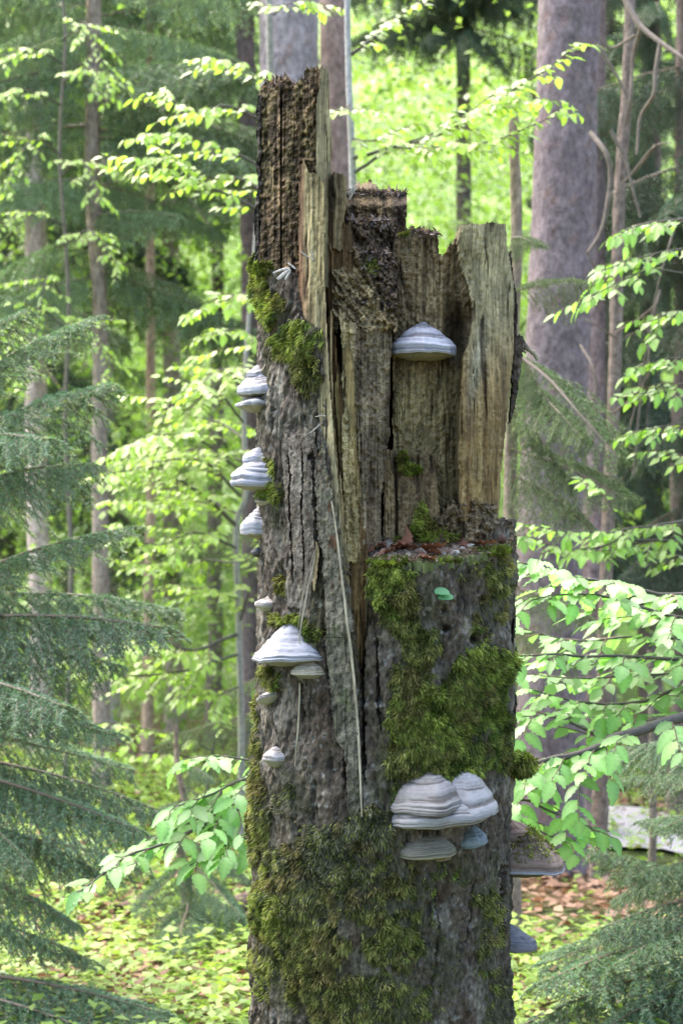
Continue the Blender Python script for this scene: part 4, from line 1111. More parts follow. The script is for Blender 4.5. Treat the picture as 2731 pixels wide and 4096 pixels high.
stem(mb4, [gpt(3000, 7.2), W(3000, 2500, 7.2), W(2960, 1500, 7.2), W(2950, 600, 7.2)], .07, .05)
grow_beech(mb4, [([(2960, 850, 7.2), (2731, 880, 7.0), (2560, 900, 6.9), (2450, 950, 6.8)], .006),
                 ([(2960, 980, 7.2), (2731, 1000, 7.0), (2560, 1030, 6.9), (2400, 1080, 6.8)], .006),
                 ([(2731, 1090, 7.0), (2600, 1080, 6.9), (2480, 1130, 6.8), (2320, 1200, 6.7)], .004),
                 ([(2960, 1380, 7.2), (2760, 1260, 7.0), (2660, 1260, 6.9), (2620, 1320, 6.9)], .004),
                 ([(2960, 1500, 7.2), (2760, 1440, 7.0), (2660, 1440, 6.9), (2570, 1460, 6.9)], .004),
                 ([(2960, 1620, 7.2), (2760, 1540, 7.0), (2640, 1560, 6.9), (2530, 1580, 6.9)], .004),
                 ([(2960, 1760, 7.2), (2760, 1700, 7.0), (2640, 1710, 6.9), (2520, 1730, 6.9)], .004),
                 ([(2960, 1850, 7.2), (2760, 1830, 7.0), (2640, 1800, 6.9)], .004),
                 ([(2980, 2060, 7.2), (2731, 2090, 7.0), (2560, 2110, 6.9), (2360, 2130, 6.8), (2100, 2100, 6.7)], .006),
                 ([(2980, 2180, 7.2), (2731, 2170, 7.0), (2500, 2160, 6.9), (2300, 2200, 6.8), (2080, 2140, 6.7)], .006),
                 ([(2980, 2250, 7.2), (2731, 2230, 7.0), (2560, 2190, 6.9), (2400, 2200, 6.8)], .005),
                 ([(2500, 2150, 6.9), (2420, 1990, 6.9), (2330, 1920, 6.9)], .003)], .050, 'mid2', (0.22, 0.36, 0.07), 300, (.10, .24), .048, .026, seed=57, bare=.25)
mb5 = thing('beech_sapling', 'low beech spray with lime leaves under the dark spruce boughs', 'tree', base_at(820, 9.8), 'young beeches around the stump')
stem(mb5, [gpt(820, 9.8), W(830, 3150, 9.8), W(860, 2950, 9.8)], .014, .008)
grow_beech(mb5, [([(850, 3000, 9.8), (700, 2940, 9.7), (480, 2900, 9.6), (200, 2900, 9.4)], .006), ([(845, 3050, 9.8), (640, 3010, 9.6), (400, 3000, 9.5), (240, 2960, 9.4)], .006), ([(860, 2950, 9.8), (960, 2870, 9.7), (1040, 2850, 9.7)], .005)], .055, 'mid', MID, 200, (.14, .34), .07, .034, seed=59)

mb6 = thing('beech_sapling', 'pale lime beech among the spruce trunks at the left edge of the wood', 'tree', base_at(255, 10.3), 'young beeches around the stump')
stem(mb6, [gpt(255, 10.3), W(285, 2300, 10.3), W(262, 1700, 10.3), W(275, 1200, 10.3), W(240, 600, 10.3), W(262, 150, 10.3), W(225, -200, 10.3)], .014, .006, col=(.15, .125, .10))
grow_beech(mb6, [([(250, y0, 10.3), (250 + dx * .5, y0 - 60, 10.1), (250 + dx, y0 - 40 + 30 * k, 9.9)], .006) for k, (y0, dx) in enumerate([(420, -260), (250, -240), (330, 200), (900, -270), (980, 220), (700, 160), (620, -230), (1350, 200), (1300, -220), (160, 200), (1180, -120)])],
           .044, 'mid', MID, 250, (.14, .36), .05, .024, seed=61, bare=.3)

# ------------------------------------------------------------------ spruces
def bough_mesh(name, seed, droop=.5, L=1.0, c0=(0.085, 0.165, 0.09), c1=(0.22, 0.33, 0.19), tip=(0.36, 0.42, 0.15), needle=.017, nw=.0019, gap=.0024):
    """spruce bough, unit length along +X: axis, hanging side twigs, needles"""
    g = np.random.default_rng(seed)
    ax = catmull([(0, 0, 0), (.35, .01, .02), (.7, -.01, 0), (1, 0, -.06)], 30)
    b = Bag()
    V, Q = tube(ax, np.linspace(.011, .003, 30), 5); b.add(V, quads=Q, col=(.17, .12, .085))
    tw = []
    for s in np.arange(.06, 1.0, .03):
        for sd in (-1, 1):
            p = np.array([np.interp(s, np.linspace(0, 1, 30), ax[:, k]) for k in range(3)])
            l = (.10 + .30 * np.sin(np.pi * min(1, s * .9 + .12)) * (1 - .45 * s)) * g.uniform(.6, 1.15)
            d = np.array([g.uniform(.4, .75), sd * g.uniform(.6, 1.0), g.uniform(-.15, .15)]); d /= np.linalg.norm(d)
            t_ = np.linspace(0, 1, 8)[:, None]
            pth = p + d * l * t_ * (1 - .25 * droop * t_) + np.array([0, 0, -1.]) * l * droop * t_ ** 1.6
            tw.append((pth, l))
            for q in np.arange(.22, .92, .13):
                i_ = q * 7; k_ = int(i_); pp = pth[k_] * (1 - i_ + k_) + pth[min(7, k_ + 1)] * (i_ - k_)
                td = pth[min(7, k_ + 1)] - pth[k_]; td /= np.linalg.norm(td)
                sd2 = 1 if g.random() < .5 else -1
                hh = np.cross(td, (0, 0, 1.)); hh /= np.linalg.norm(hh) + 1e-9
                l2 = l * g.uniform(.18, .42) * (1.1 - q * .6)
                d2 = td * .7 + hh * sd2 * .7 + np.array([0, 0, -.35 * droop]); d2 /= np.linalg.norm(d2)
                t2 = np.linspace(0, 1, 5)[:, None]
                tw.append((pp + d2 * l2 * t2 + np.array([0, 0, -1.]) * l2 * droop * .5 * t2 ** 1.6, l2))
    tw.append((ax[16:], .5))
    Ps, Ts, Cs = [], [], []
    for pth, l in tw:
        V, Q = tube(pth, .0016, 3); b.add(V, quads=Q, col=(.15, .11, .07))
        Ls = np.linalg.norm(np.diff(pth, axis=0), axis=1).sum()
        n = max(6, int(Ls / gap))
        u = g.random(n) * (len(pth) - 1); k = np.minimum(u.astype(int), len(pth) - 2); f = (u - k)[:, None]
        Ps.append(pth[k] * (1 - f) + pth[k + 1] * f)
        td = pth[k + 1] - pth[k]; Ts.append(td / np.linalg.norm(td, axis=1)[:, None])
        tt = u / (len(pth) - 1)
        shade = np.clip(g.random() * .7 + .3 * g.random(n), 0, 1)
        c_ = mix(c0, c1, shade)
        Cs.append(mix(c_, tip, (tt > .9) * (g.random() < .55) * .8))
    P = np.vstack(Ps); T = np.vstack(Ts); C = np.vstack(Cs); n = len(P)
    R = np.cross(T, g.standard_normal((n, 3))); R /= np.linalg.norm(R, axis=1)[:, None] + 1e-9
    R[:, 2] = np.abs(R[:, 2]) * .8 + R[:, 2] * .2
    D = T * .65 + R * .8; D /= np.linalg.norm(D, axis=1)[:, None]
    S = np.cross(D, g.standard_normal((n, 3))); S /= np.linalg.norm(S, axis=1)[:, None] + 1e-9
    ln = needle * (.7 + .5 * g.random((n, 1)))
    V = np.stack([P - S * nw, P + S * nw, P + D * ln], 1).reshape(-1, 3)
    b.add(V, tris=np.arange(n * 3).reshape(-1, 3), col=np.repeat(C, 3, 0))
    return b.mesh(name, M_NEEDLE)


NEARB = [bough_mesh('spruce_bough', 500 + k, .45 + .12 * k) for k in range(4)]
MIDB = [bough_mesh('spruce_bough', 520 + k, .75 + .15 * k, needle=.028, nw=.0034, gap=.0055, c0=(.11, .19, .09), c1=(.25, .36, .17), tip=(.32, .42, .16)) for k in range(3)]
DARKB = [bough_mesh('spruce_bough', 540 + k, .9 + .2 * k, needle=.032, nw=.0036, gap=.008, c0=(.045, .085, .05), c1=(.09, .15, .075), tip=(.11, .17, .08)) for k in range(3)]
LIGHTB = [bough_mesh('spruce_bough', 560 + k, .55 + .2 * k, c0=(.10, .17, .06), c1=(.20, .29, .10), tip=(.36, .43, .13), gap=.0032) for k in range(2)]


def bough(root, A, B, meshes, roll=0.0, k=0, thick=1.0):
    A = np.array(A, float); B = np.array(B, float)
    D = B - A; L = np.linalg.norm(D)
    F = frames(D[None], np.array([[0.0, 0, 1]]))[0]
    c, s = math.cos(roll), math.sin(roll)
    Rr = np.array([[1, 0, 0], [0, c, -s], [0, s, c]])
    F = F @ Rr * np.array([L, L * thick, L * thick])[None]
    loc = A - np.array(root.location)
    M4 = Matrix([list(F[0]) + [loc[0]], list(F[1]) + [loc[1]], list(F[2]) + [loc[2]], [0, 0, 0, 1]])
    return obj('bough', meshes[k % len(meshes)], root, mw=M4)


def trunk(root, P0, P1, r0, r1, col, seed=0, scale=.012, sides=28, bow=0.0):
    P0 = np.array(P0, float); P1 = np.array(P1, float)
    n = 130
    t = np.linspace(0, 1, n) ** 0.9
    th_ = np.linspace(0, 2 * np.pi, sides, endpoint=False)
    A = P0 + (P1 - P0) * t[:, None]; A[:, 0] += bow * np.sin(np.pi * t)
    A[:, :2] += (.02 * np.stack([noise2(t * 6, seed + .5), noise2(t * 6, seed + 9.5)], -1))
    r = (r0 + (r1 - r0) * t)[:, None] + (r0 * .5 * np.exp(-t * np.linalg.norm(P1 - P0) / .25))[:, None]
    TH_, ZZ_ = np.meshgrid(th_, t * np.linalg.norm(P1 - P0))
    r = r + scale * fbm(np.cos(TH_) * r0 / .05 + 3, ZZ_ / .05 + np.sin(TH_) * r0 / .05 * 2, 3, seed) + .5 * scale * fbm(TH_ * 4, ZZ_ / .4, 2, seed + 3)
    V = np.stack([A[:, None, 0] + r * np.cos(TH_), A[:, None, 1] + r * np.sin(TH_), np.broadcast_to(A[:, None, 2], r.shape)], -1)
    i_, j_ = np.meshgrid(np.arange(n - 1), np.arange(sides), indexing='ij')
    Q = np.stack([i_ * sides + j_, i_ * sides + (j_ + 1) % sides, (i_ + 1) * sides + (j_ + 1) % sides, (i_ + 1) * sides + j_], -1).reshape(-1, 4)
    nn = fbm(np.cos(TH_) * 5 + 3, ZZ_ / .05 + np.sin(TH_) * 5, 4, seed + 7)
    c = mix(np.array(col) * .95, np.array(col) * 1.5, np.clip(.5 + nn, 0, 1))
    c = mix(c, (.22, .11, .07), sstep(.3, .6, fbm(np.cos(TH_) * 8, ZZ_ / .04 + np.sin(TH_) * 8, 3, seed + 8)) * .5)
    c = mix(c, (.10, .12, .06), sstep(.15, .6, fbm(np.cos(TH_) * 2 + 9, ZZ_ / .5, 3, seed + 5)) * .15)
    return obj('trunk', mesh_np('trunk', rel(root, V.reshape(-1, 3)), quads=Q, col=c.reshape(-1, 3), mat=M_TRUNK, smooth=True), root)


def deadwood(root, pts, wpx, name='dead_branch', col=(.15, .12, .095)):
    Pw = np.array([W(*p) for p in pts]); n = len(pts) * 7
    C_ = catmull(Pw, n)
    V, Q = tube(C_, np.linspace(1, .55, n) * wpx * .5 * K * pts[0][2], 6)
    b = Bag(); b.add(rel(root, V), quads=Q, col=np.array(col)[None] * (.8 + .4 * rng.random((len(V), 1))))
    return obj(name, b.mesh(name, M_TWIG, True), root)


GRP = 'spruces in the wood'
PURP = (.165, .128, .130)
TANB = (.235, .175, .135)


def spruce(label, px0, px1, d, r0, r1, col, seed, h_py=-500, scale=.012, d1=None, name='spruce_tree'):
    d1 = d1 or d
    g0 = gpt(px0, d)
    t = thing(name, label, 'tree', tuple(g0), GRP)
    trunk(t, g0 + np.array([0, 0, -.05]), W(px1, h_py, d1), r0, r1, col, seed, scale)
    return t


# big scaly spruce on the right
ta = spruce('thick spruce with purplish scaly bark leaning beside the stump', 2175, 2285, 9.0, .150, .138, PURP, 601, -700, .010)
for k, (a, b_) in enumerate([((2330, 1110, 7.4), (2075, 1165, 7.0)), ((2170, 1420, 7.6), (2430, 1760, 6.9)), ((2180, 1560, 7.6), (2350, 1690, 7.0)), ((2100, 1430, 7.6), (2210, 1800, 7.2)), ((2250, 1830, 7.6), (2500, 1960, 7.0)), ((2280, 1920, 7.6), (2060, 2120, 7.2)), ((2120, 1900, 7.8), (2260, 2080, 7.3))]):
    pass
tl = spruce('young spruce with soft pale green drooping twigs in front of the scaly trunk', 2030, 2050, 7.6, .03, .02, TANB, 603, 400, .003)
for k, (a, b_) in enumerate([((2045, 1165, 7.6), (2390, 1110, 7.2)), ((2045, 1400, 7.6), (2470, 1790, 7.0)), ((2045, 1500, 7.6), (2330, 1720, 7.1)), ((2045, 1380, 7.6), (2210, 1640, 7.3)), ((2045, 1800, 7.6), (2500, 1960, 7.0)), ((2045, 1900, 7.6), (2380, 2090, 7.1)), ((2045, 1650, 7.6), (2300, 1910, 7.2)), ((2045, 950, 7.6), (2140, 960, 7.3)), ((2045, 2350, 7.6), (2420, 2480, 7.2)), ((2045, 2500, 7.6), (2360, 2620, 7.2))]):
    bough(tl, W(*a), W(*b_), LIGHTB, (-.5, .4, .1)[k % 3], k, .9)
tb2 = spruce('second dark scaly spruce trunk standing just right of the leaning one', 2345, 2390, 9.6, .068, .055, (.15, .11, .10), 605, -300, .008, 11)
# spruces above the stump top
tc = spruce('broad lavender grey spruce trunk rising right behind the tallest spar', 1190, 1150, 11.0, .172, .162, (.27, .225, .22), 607, -600, .012)
td_ = spruce('smooth brown spruce trunk between the broad lavender trunk and a pale thin stem', 1345, 1328, 11.8, .092, .085, (.25, .18, .15), 609, -600, .006)
# left row
te = spruce('straight pinkish spruce trunk at the edge of the wood behind blue green boughs', 165, 130, 12.6, .072, .062, (.48, .37, .33), 611, -600, .006)
tf = spruce('tan spruce trunk with drooping boughs left of a thin pole trunk', 415, 365, 11.2, .046, .040, (.27, .21, .17), 613, -600, .005)
tg = spruce('paler spruce trunk close behind the tan one', 450, 405, 14.0, .055, .045, (.46, .38, .35), 615, -600, .005)
thh = spruce('thin straight brown pole spruce with bare arching lower branches', 595, 603, 12.4, .036, .022, (.38, .26, .19), 617, -300, .003)
ti = spruce('mossy brown spruce trunk just right of the thin pole', 700, 660, 14.0, .066, .058, (.34, .27, .21), 619, -600, .006)
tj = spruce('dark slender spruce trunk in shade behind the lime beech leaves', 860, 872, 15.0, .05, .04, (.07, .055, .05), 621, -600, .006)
tm = spruce('brown spruce trunk right beside the stump behind a forked beech', 1010, 985, 12.0, .055, .05, (.13, .10, .095), 623, -600, .006)
tn = spruce('grey brown spruce trunk low behind lime leaves left of the stump', 850, 870, 13.2, .05, .045, (.17, .14, .11), 625, 1500, .006)
tk = spruce('thin reddish spruce with many bare twisted dead branches', 2390, 2530, 8.6, .033, .022, (.17, .13, .105), 627, -500, .004)

for pts, w in [([(2470, -60, 8.4), (2550, 90, 8.3), (2640, 170, 8.2), (2731, 235, 8.1), (2800, 300, 8.1)], 26), ([(2640, 170, 8.2), (2620, 290, 8.2), (2612, 380, 8.2), (2560, 470, 8.3), (2545, 620, 8.3)], 20), ([(2560, 110, 8.3), (2530, 240, 8.4), (2520, 400, 8.4), (2500, 500, 8.5)], 18),
               ([(2360, 530, 8.6), (2420, 610, 8.5), (2440, 700, 8.5), (2425, 830, 8.5), (2400, 930, 8.5), (2350, 1010, 8.5)], 22), ([(2440, 520, 8.4), (2500, 640, 8.4), (2530, 760, 8.4), (2560, 870, 8.4)], 16), ([(2620, 580, 8.3), (2560, 660, 8.4), (2480, 740, 8.5)], 14), ([(2380, 170, 8.5), (2480, 330, 8.5), (2520, 440, 8.5)], 16),
               ([(2480, 1150, 8.5), (2400, 1100, 8.4), (2340, 1000, 8.3)], 10), ([(2460, 1350, 8.5), (2380, 1300, 8.3), (2330, 1270, 8.3)], 9), ([(2460, 1330, 8.5), (2560, 1270, 8.3), (2640, 1200, 8.2)], 9), ([(2520, 700, 8.4), (2610, 590, 8.3), (2680, 570, 8.2)], 9),
               ([(2320, 1380, 8.6), (2370, 1470, 8.5), (2380, 1560, 8.5), (2340, 1640, 8.5)], 12), ([(2450, 1650, 8.5), (2540, 1580, 8.4), (2620, 1450, 8.3)], 9), ([(2640, 1160, 8.2), (2600, 1300, 8.2), (2590, 1450, 8.2), (2560, 1600, 8.3), (2530, 1900, 8.3)], 11), ([(2700, 900, 8.1), (2640, 1100, 8.1), (2590, 1330, 8.2)], 9),
               ([(2540, 140, 8.3), (2450, 190, 8.4), (2390, 150, 8.4)], 12), ([(2430, 1950, 8.5), (2520, 1700, 8.3), (2600, 1300, 8.2)], 8), ([(2420, 2000, 8.6), (2350, 1900, 8.5), (2300, 1750, 8.4)], 8)]:
    deadwood(tk, pts, w)
for pts, w in [([(600, 1240, 12.3), (500, 1250, 12.1), (400, 1200, 12)], 7), ([(600, 1240, 12.3), (680, 1340, 12.2), (780, 1440, 12)], 9), ([(600, 1190, 12.3), (500, 1180, 12.1), (390, 1230, 11.9)], 7), ([(600, 1160, 12.3), (700, 1170, 12.2), (900, 1300, 12)], 7),
               ([(600, 700, 12.3), (500, 720, 12.1), (400, 740, 12)], 8), ([(600, 800, 12.3), (500, 860, 12.1), (330, 960, 11.8)], 8), ([(600, 930, 12.3), (480, 950, 12.1), (300, 980, 11.9)], 7), ([(600, 690, 12.3), (680, 750, 12.2), (700, 800, 12.1)], 9), ([(600, 480, 12.3), (500, 545, 12.1), (430, 570, 12)], 8), ([(600, 640, 12.3), (760, 800, 12.1), (900, 1000, 12)], 8), ([(600, 60, 12.3), (530, 50, 12.2), (480, 40, 12)], 7)]:
    deadwood(thh, pts, w, col=(.24, .19, .14))
# boughs of the left row
g = np.random.default_rng(77)
for root, px_t, d, ys_ in [(tf, 370, 11.2, np.arange(-250, 1150, 75)), (te, 140, 12.6, np.arange(-200, 1300, 110)), (thh, 603, 12.4, np.arange(-300, 420, 70)), (ti, 665, 14.0, np.arange(-200, 1300, 130)), (tg, 408, 14., np.arange(-200, 1500, 130))]:
    for k, y_ in enumerate(ys_):
        for sd in (-1, 1):
            if g.random() < .55: continue
            L = g.uniform(.7, 1.3); az = g.uniform(-1.1, .5)
            A = W(px_t, y_ + g.uniform(-30, 30), d)
            B = A + np.array([sd * L * math.cos(az), L * math.sin(az), -L * g.uniform(.05, .4)])
            bough(root, A, B, MIDB, g.uniform(-.4, .4), int(g.integers(0, 3)), .8)

# near blue-green spruce on the left
ns = thing('spruce_tree', 'near blue green spruce reaching layered drooping boughs toward the stump', 'tree', base_at(-420, 6.4), GRP)
trunk(ns, gpt(-420, 6.4), W(-400, -200, 6.4), .07, .04, TANB, 631, .006)
for k, (a, b_, rl) in enumerate([
    ((-420, 1750, 6.4), (330, 1230, 6.1), .2), ((-420, 1900, 6.4), (430, 1480, 6.0), -.1), ((-420, 1800, 6.4), (180, 1700, 5.8), .3), ((-420, 2050, 6.4), (360, 1800, 6.0), .1),
    ((-420, 2450, 6.4), (480, 2060, 6.1), .1), ((-420, 2400, 6.4), (700, 2380, 6.3), -.3), ((-420, 2520, 6.4), (640, 2440, 5.9), .2), ((-420, 2560, 6.4), (480, 2620, 6.3), .4),
    ((-420, 2800, 6.4), (440, 2880, 6.0), .1), ((-420, 2900, 6.4), (520, 3040, 6.4), .5), ((-420, 3000, 6.4), (640, 3180, 6.2), -.1), ((-420, 3060, 6.4), (560, 3260, 5.9), .2), ((-420, 3200, 6.4), (430, 3450, 6.2), -.2), ((-420, 3300, 6.4), (600, 3420, 6.6), .3), ((-420, 2700, 6.4), (260, 2760, 5.7), .1),
    ((-420, 3400, 6.4), (300, 3650, 6.0), .2), ((-420, 3600, 6.4), (380, 3800, 6.2), -.2), ((-420, 3900, 6.4), (640, 3980, 5.9), .1), ((-420, 3950, 6.4), (420, 4080, 5.8), .1), ((-420, 3100, 6.4), (150, 3400, 5.8), -.4), ((-420, 2850, 6.4), (200, 3150, 6.6), .2), ((-420, 1600, 6.4), (90, 1200, 6.0), 0)]):
    bough(ns, W(*a), W(*b_), NEARB, rl, k, .85)
# a spruce between, its boughs low left of the stump
nl = thing('spruce_tree', 'small shaded spruce with dark hanging twigs low beside the mossy stump', 'tree', base_at(760, 7.4), GRP)
trunk(nl, gpt(760, 7.4), W(700, 2900, 7.4), .02, .008, TANB, 633, .002)
for k, (a, b_) in enumerate([((745, 3350, 7.4), (1000, 3500, 7.2)), ((745, 3300, 7.4), (480, 3400, 7.2)), ((750, 3450, 7.4), (960, 3640, 7.1)), ((750, 3450, 7.4), (560, 3640, 7.1)), ((755, 3560, 7.4), (1010, 3700, 7.1)), ((735, 3150, 7.4), (950, 3280, 7.3)), ((735, 3200, 7.4), (560, 3260, 7.3)), ((755, 3600, 7.4), (720, 3760, 6.9)), ((735, 3050, 7.4), (860, 3120, 7.3))]):
    bough(nl, W(*a), W(*b_), NEARB, .2 * (k % 3 - 1), k + 1, 1.0)
nm = thing('spruce_tree', 'pale green young spruce spray behind the leaf branch left of the stump', 'tree', base_at(1060, 9.3), GRP)
trunk(nm, gpt(1060, 9.3), W(1060, 2500, 9.3), .03, .01, TANB, 634, .002)
for k, (a, b_) in enumerate([((1060, 2850, 9.3), (640, 2960, 9.1)), ((1060, 2950, 9.3), (700, 3120, 9.0)), ((1060, 2700, 9.3), (850, 2800, 9.1)), ((1060, 3050, 9.3), (780, 3250, 9.0)), ((1060, 2250, 9.3), (720, 2200, 9.1)), ((1060, 2100, 9.3), (760, 2150, 9.1))]):
    bough(nm, W(*a), W(*b_), LIGHTB, .3 * (k % 3 - 1), k, .9)

# near spruce low on the right
nr = thing('spruce_tree', 'near spruce with blue green boughs sweeping over the leaf litter', 'tree', base_at(3150, 6.2), GRP)
trunk(nr, gpt(3150, 6.2), W(3150, 1500, 6.2), .06, .04, TANB, 635, .006)
for k, (a, b_, rl) in enumerate([
    ((3150, 3700, 6.2), (2380, 3350, 6.0), .2), ((3150, 3560, 6.2), (2400, 3660, 5.8), .1), ((3150, 3660, 6.2), (2180, 3800, 5.9), -.2), ((3150, 3700, 6.2), (2160, 3860, 5.7), .1), ((3150, 3800, 6.2), (2060, 4040, 5.8), .1), ((3150, 3850, 6.2), (2380, 4080, 5.6), -.2),
    ((3150, 3400, 6.2), (2500, 3480, 6.0), .2), ((3150, 3300, 6.2), (2560, 3250, 6.1), .1), ((3150, 3150, 6.2), (2500, 3080, 6.3), .3), ((3150, 3050, 6.2), (2420, 2960, 6.6), .2), ((3150, 3600, 6.2), (2450, 3800, 5.7), .3), ((3150, 2950, 6.2), (2560, 2950, 6.5), -.2), ((3150, 3350, 6.2), (2440, 3560, 6.3), 0), ((3150, 3900, 6.2), (2240, 4140, 5.9), .2), ((3150, 3180, 6.2), (2640, 3280, 5.9), .1)]):
    bough(nr, W(*a), W(*b_), NEARB, rl, k + 2, .85)
# small sapling pole by the path
sp_ = spruce('thin young spruce pole standing beside the gravel path', 2612, 2600, 8.2, .016, .010, (.17, .14, .11), 637, 2600, .002)

# far dark spruces
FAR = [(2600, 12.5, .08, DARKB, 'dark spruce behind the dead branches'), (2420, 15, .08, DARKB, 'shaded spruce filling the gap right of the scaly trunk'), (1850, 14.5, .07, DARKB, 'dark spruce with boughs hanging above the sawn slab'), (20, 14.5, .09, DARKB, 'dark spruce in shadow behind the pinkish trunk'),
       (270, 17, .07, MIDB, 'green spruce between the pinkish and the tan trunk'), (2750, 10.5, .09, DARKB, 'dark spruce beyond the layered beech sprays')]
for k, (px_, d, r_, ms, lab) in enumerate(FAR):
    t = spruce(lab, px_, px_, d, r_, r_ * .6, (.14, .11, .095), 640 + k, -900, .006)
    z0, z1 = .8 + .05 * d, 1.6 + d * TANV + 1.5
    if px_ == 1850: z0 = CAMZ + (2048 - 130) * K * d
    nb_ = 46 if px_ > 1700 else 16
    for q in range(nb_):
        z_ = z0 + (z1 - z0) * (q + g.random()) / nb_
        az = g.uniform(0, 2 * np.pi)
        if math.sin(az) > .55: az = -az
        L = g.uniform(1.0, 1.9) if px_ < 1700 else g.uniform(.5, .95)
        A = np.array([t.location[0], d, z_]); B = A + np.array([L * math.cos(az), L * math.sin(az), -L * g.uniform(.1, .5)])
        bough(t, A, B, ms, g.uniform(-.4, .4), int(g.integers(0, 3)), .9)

# ------------------------------------------------------------------ far beech wood, ground cover, litter
b = Bag()
g = np.random.default_rng(91)
ncl = 900
for k in range(ncl):
    d = 12.0 + 17 * g.random() ** .8
    px_ = g.uniform(-300, 3030); py_ = g.uniform(-300, 2950)
    if px_ > 2330 and py_ < 1900 and g.random() < .75: continue
    if px_ > 1600 and px_ < 2120 and py_ < 250 and g.random() < .8: continue
    c0 = W(px_, py_, d)
    c0[2] = max(c0[2], ground_z(c0[0], c0[1]) + .3)
    n = int(g.integers(170, 380))
    rad = g.uniform(.5, 1.2)
    q = g.standard_normal((n, 3)) * np.array([rad * .6, rad * .5, .10])
    q[:, 2] -= .25 * (q[:, 0] / rad) ** 2 * g.uniform(-.3, 1)
    D = np.column_stack([g.standard_normal((n, 2)), -.5 + .4 * g.standard_normal(n)])
    N = np.column_stack([g.standard_normal((n, 2)) * .4 + np.array([0, -.3]), np.ones(n)])
    cc = mix(np.array((.28, .42, .09)) * g.uniform(.75, 1.1), (.38, .50, .12), g.random(n)) * (.85 + .3 * g.random((n, 1)))
    scatter(TINYV, TINYQ, c0 + q, frames(D, N), np.full(n, .068) * (.7 + .6 * g.random(n)), cc, b)
obj('far_wood', b.mesh('far_wood', M_LEAF, True), None, 'bright green mass of young beech leaves deep in the wood', 'foliage', kind='stuff')

# low herbs
b = Bag()
n = 34000
x = g.uniform(-4.2, 4.2, n); y = 5.0 + 8.0 * g.random(n) ** 1.3
qx, qy = 1365.5 + x / (K * y), 2048 + CAMZ / (K * y)
lit = fbm(x * .9, y * .9, 3, 11)
zone = (qx > 2020) & (qy > 3480) & (qy < 3770)
okk = (lit < .12 + .25 * (y < 6.8) + .4 * (x < 0)) & ~(zone & (g.random(n) < .93)) & ~((qx > 2350) & (qy > 3230) & (qy < 3520) & (g.random(n) < .7))
x, y = x[okk], y[okk]; n = len(x)
h = .03 + .12 * g.random(n) ** 1.6
for s_ in range(3):
    az = g.random(n) * 2 * np.pi
    D = np.column_stack([np.cos(az), np.sin(az), g.uniform(-.3, .5, n)]); N = np.column_stack([g.standard_normal((n, 2)) * .35, np.ones(n)])
    cc = mix((.18, .29, .05), (.32, .43, .09), g.random(n)) * (.8 + .4 * g.random((n, 1)))
    P = np.column_stack([x, y, ground_z(x, y) + h * (1 - .2 * s_)])
    scatter(TINYV, TINYQ, P, frames(D, N), .022 + .036 * g.random(n), cc, b)
obj('ground_herbs', b.mesh('ground_herbs', M_HERB, True), None, 'bright green low herbs carpeting the forest floor', 'ground cover', kind='stuff')
# fallen leaves
b = Bag()
n = 22000
x = g.uniform(-4.5, 4.5, n); y = 4.6 + 9 * g.random(n) ** 1.2
qx, qy = 1365.5 + x / (K * y), 2048 + CAMZ / (K * y)
okk = ~((qx > 2380) & (qy > 3250) & (qy < 3480) & (g.random(n) < .95))
x, y = x[okk], y[okk]; n = len(x)
az = g.random(n) * 2 * np.pi
D = np.column_stack([np.cos(az), np.sin(az), g.uniform(-.25, .45, n)]); N = np.column_stack([g.standard_normal((n, 2)) * .4, np.ones(n)])
cc = mix((.17, .085, .045), (.42, .26, .17), g.random(n) ** 1.3) * (.8 + .4 * g.random((n, 1)))
scatter(TINYV, TINYQ, np.column_stack([x, y, ground_z(x, y) + .012 + .02 * g.random(n)]), frames(D, N), .05 + .035 * g.random(n), cc, b)
obj('leaf_litter', b.mesh('leaf_litter', M_DRY, True), None, 'reddish brown fallen beech leaves covering the forest floor', 'leaf litter', kind='stuff')
# a fallen log and stick on the ground
for (a, c_, r_, lab) in [((930, 3660, 0), (1180, 3600, 0), .035, 'thin reddish fallen log lying among herbs left of the stump'), ((480, 3680, 0), (610, 3640, 0), .03, 'short dark fallen log in the herbs under spruce boughs')]:
    dA = CAMZ / (K * (a[1] - 2048)); dB = CAMZ / (K * (c_[1] - 2048))
    A = W(a[0], a[1], dA) + np.array([0, 0, r_]); B = W(c_[0], c_[1], dB) + np.array([0, 0, r_])
    pp = catmull([A, (A + B) / 2 + np.array([0, .03, .01]), B], 20)
    V, Q = tube(pp, r_ * (1 + .12 * noise2(np.arange(20) * .6, 3)), 10)
    bb = Bag(); bb.add(V, quads=Q, col=np.array((.17, .11, .085))[None] * (.7 + .6 * g.random((len(V), 1))))
    obj('fallen_log', bb.mesh('fallen_log', M_TWIG, True), None, lab, 'log')

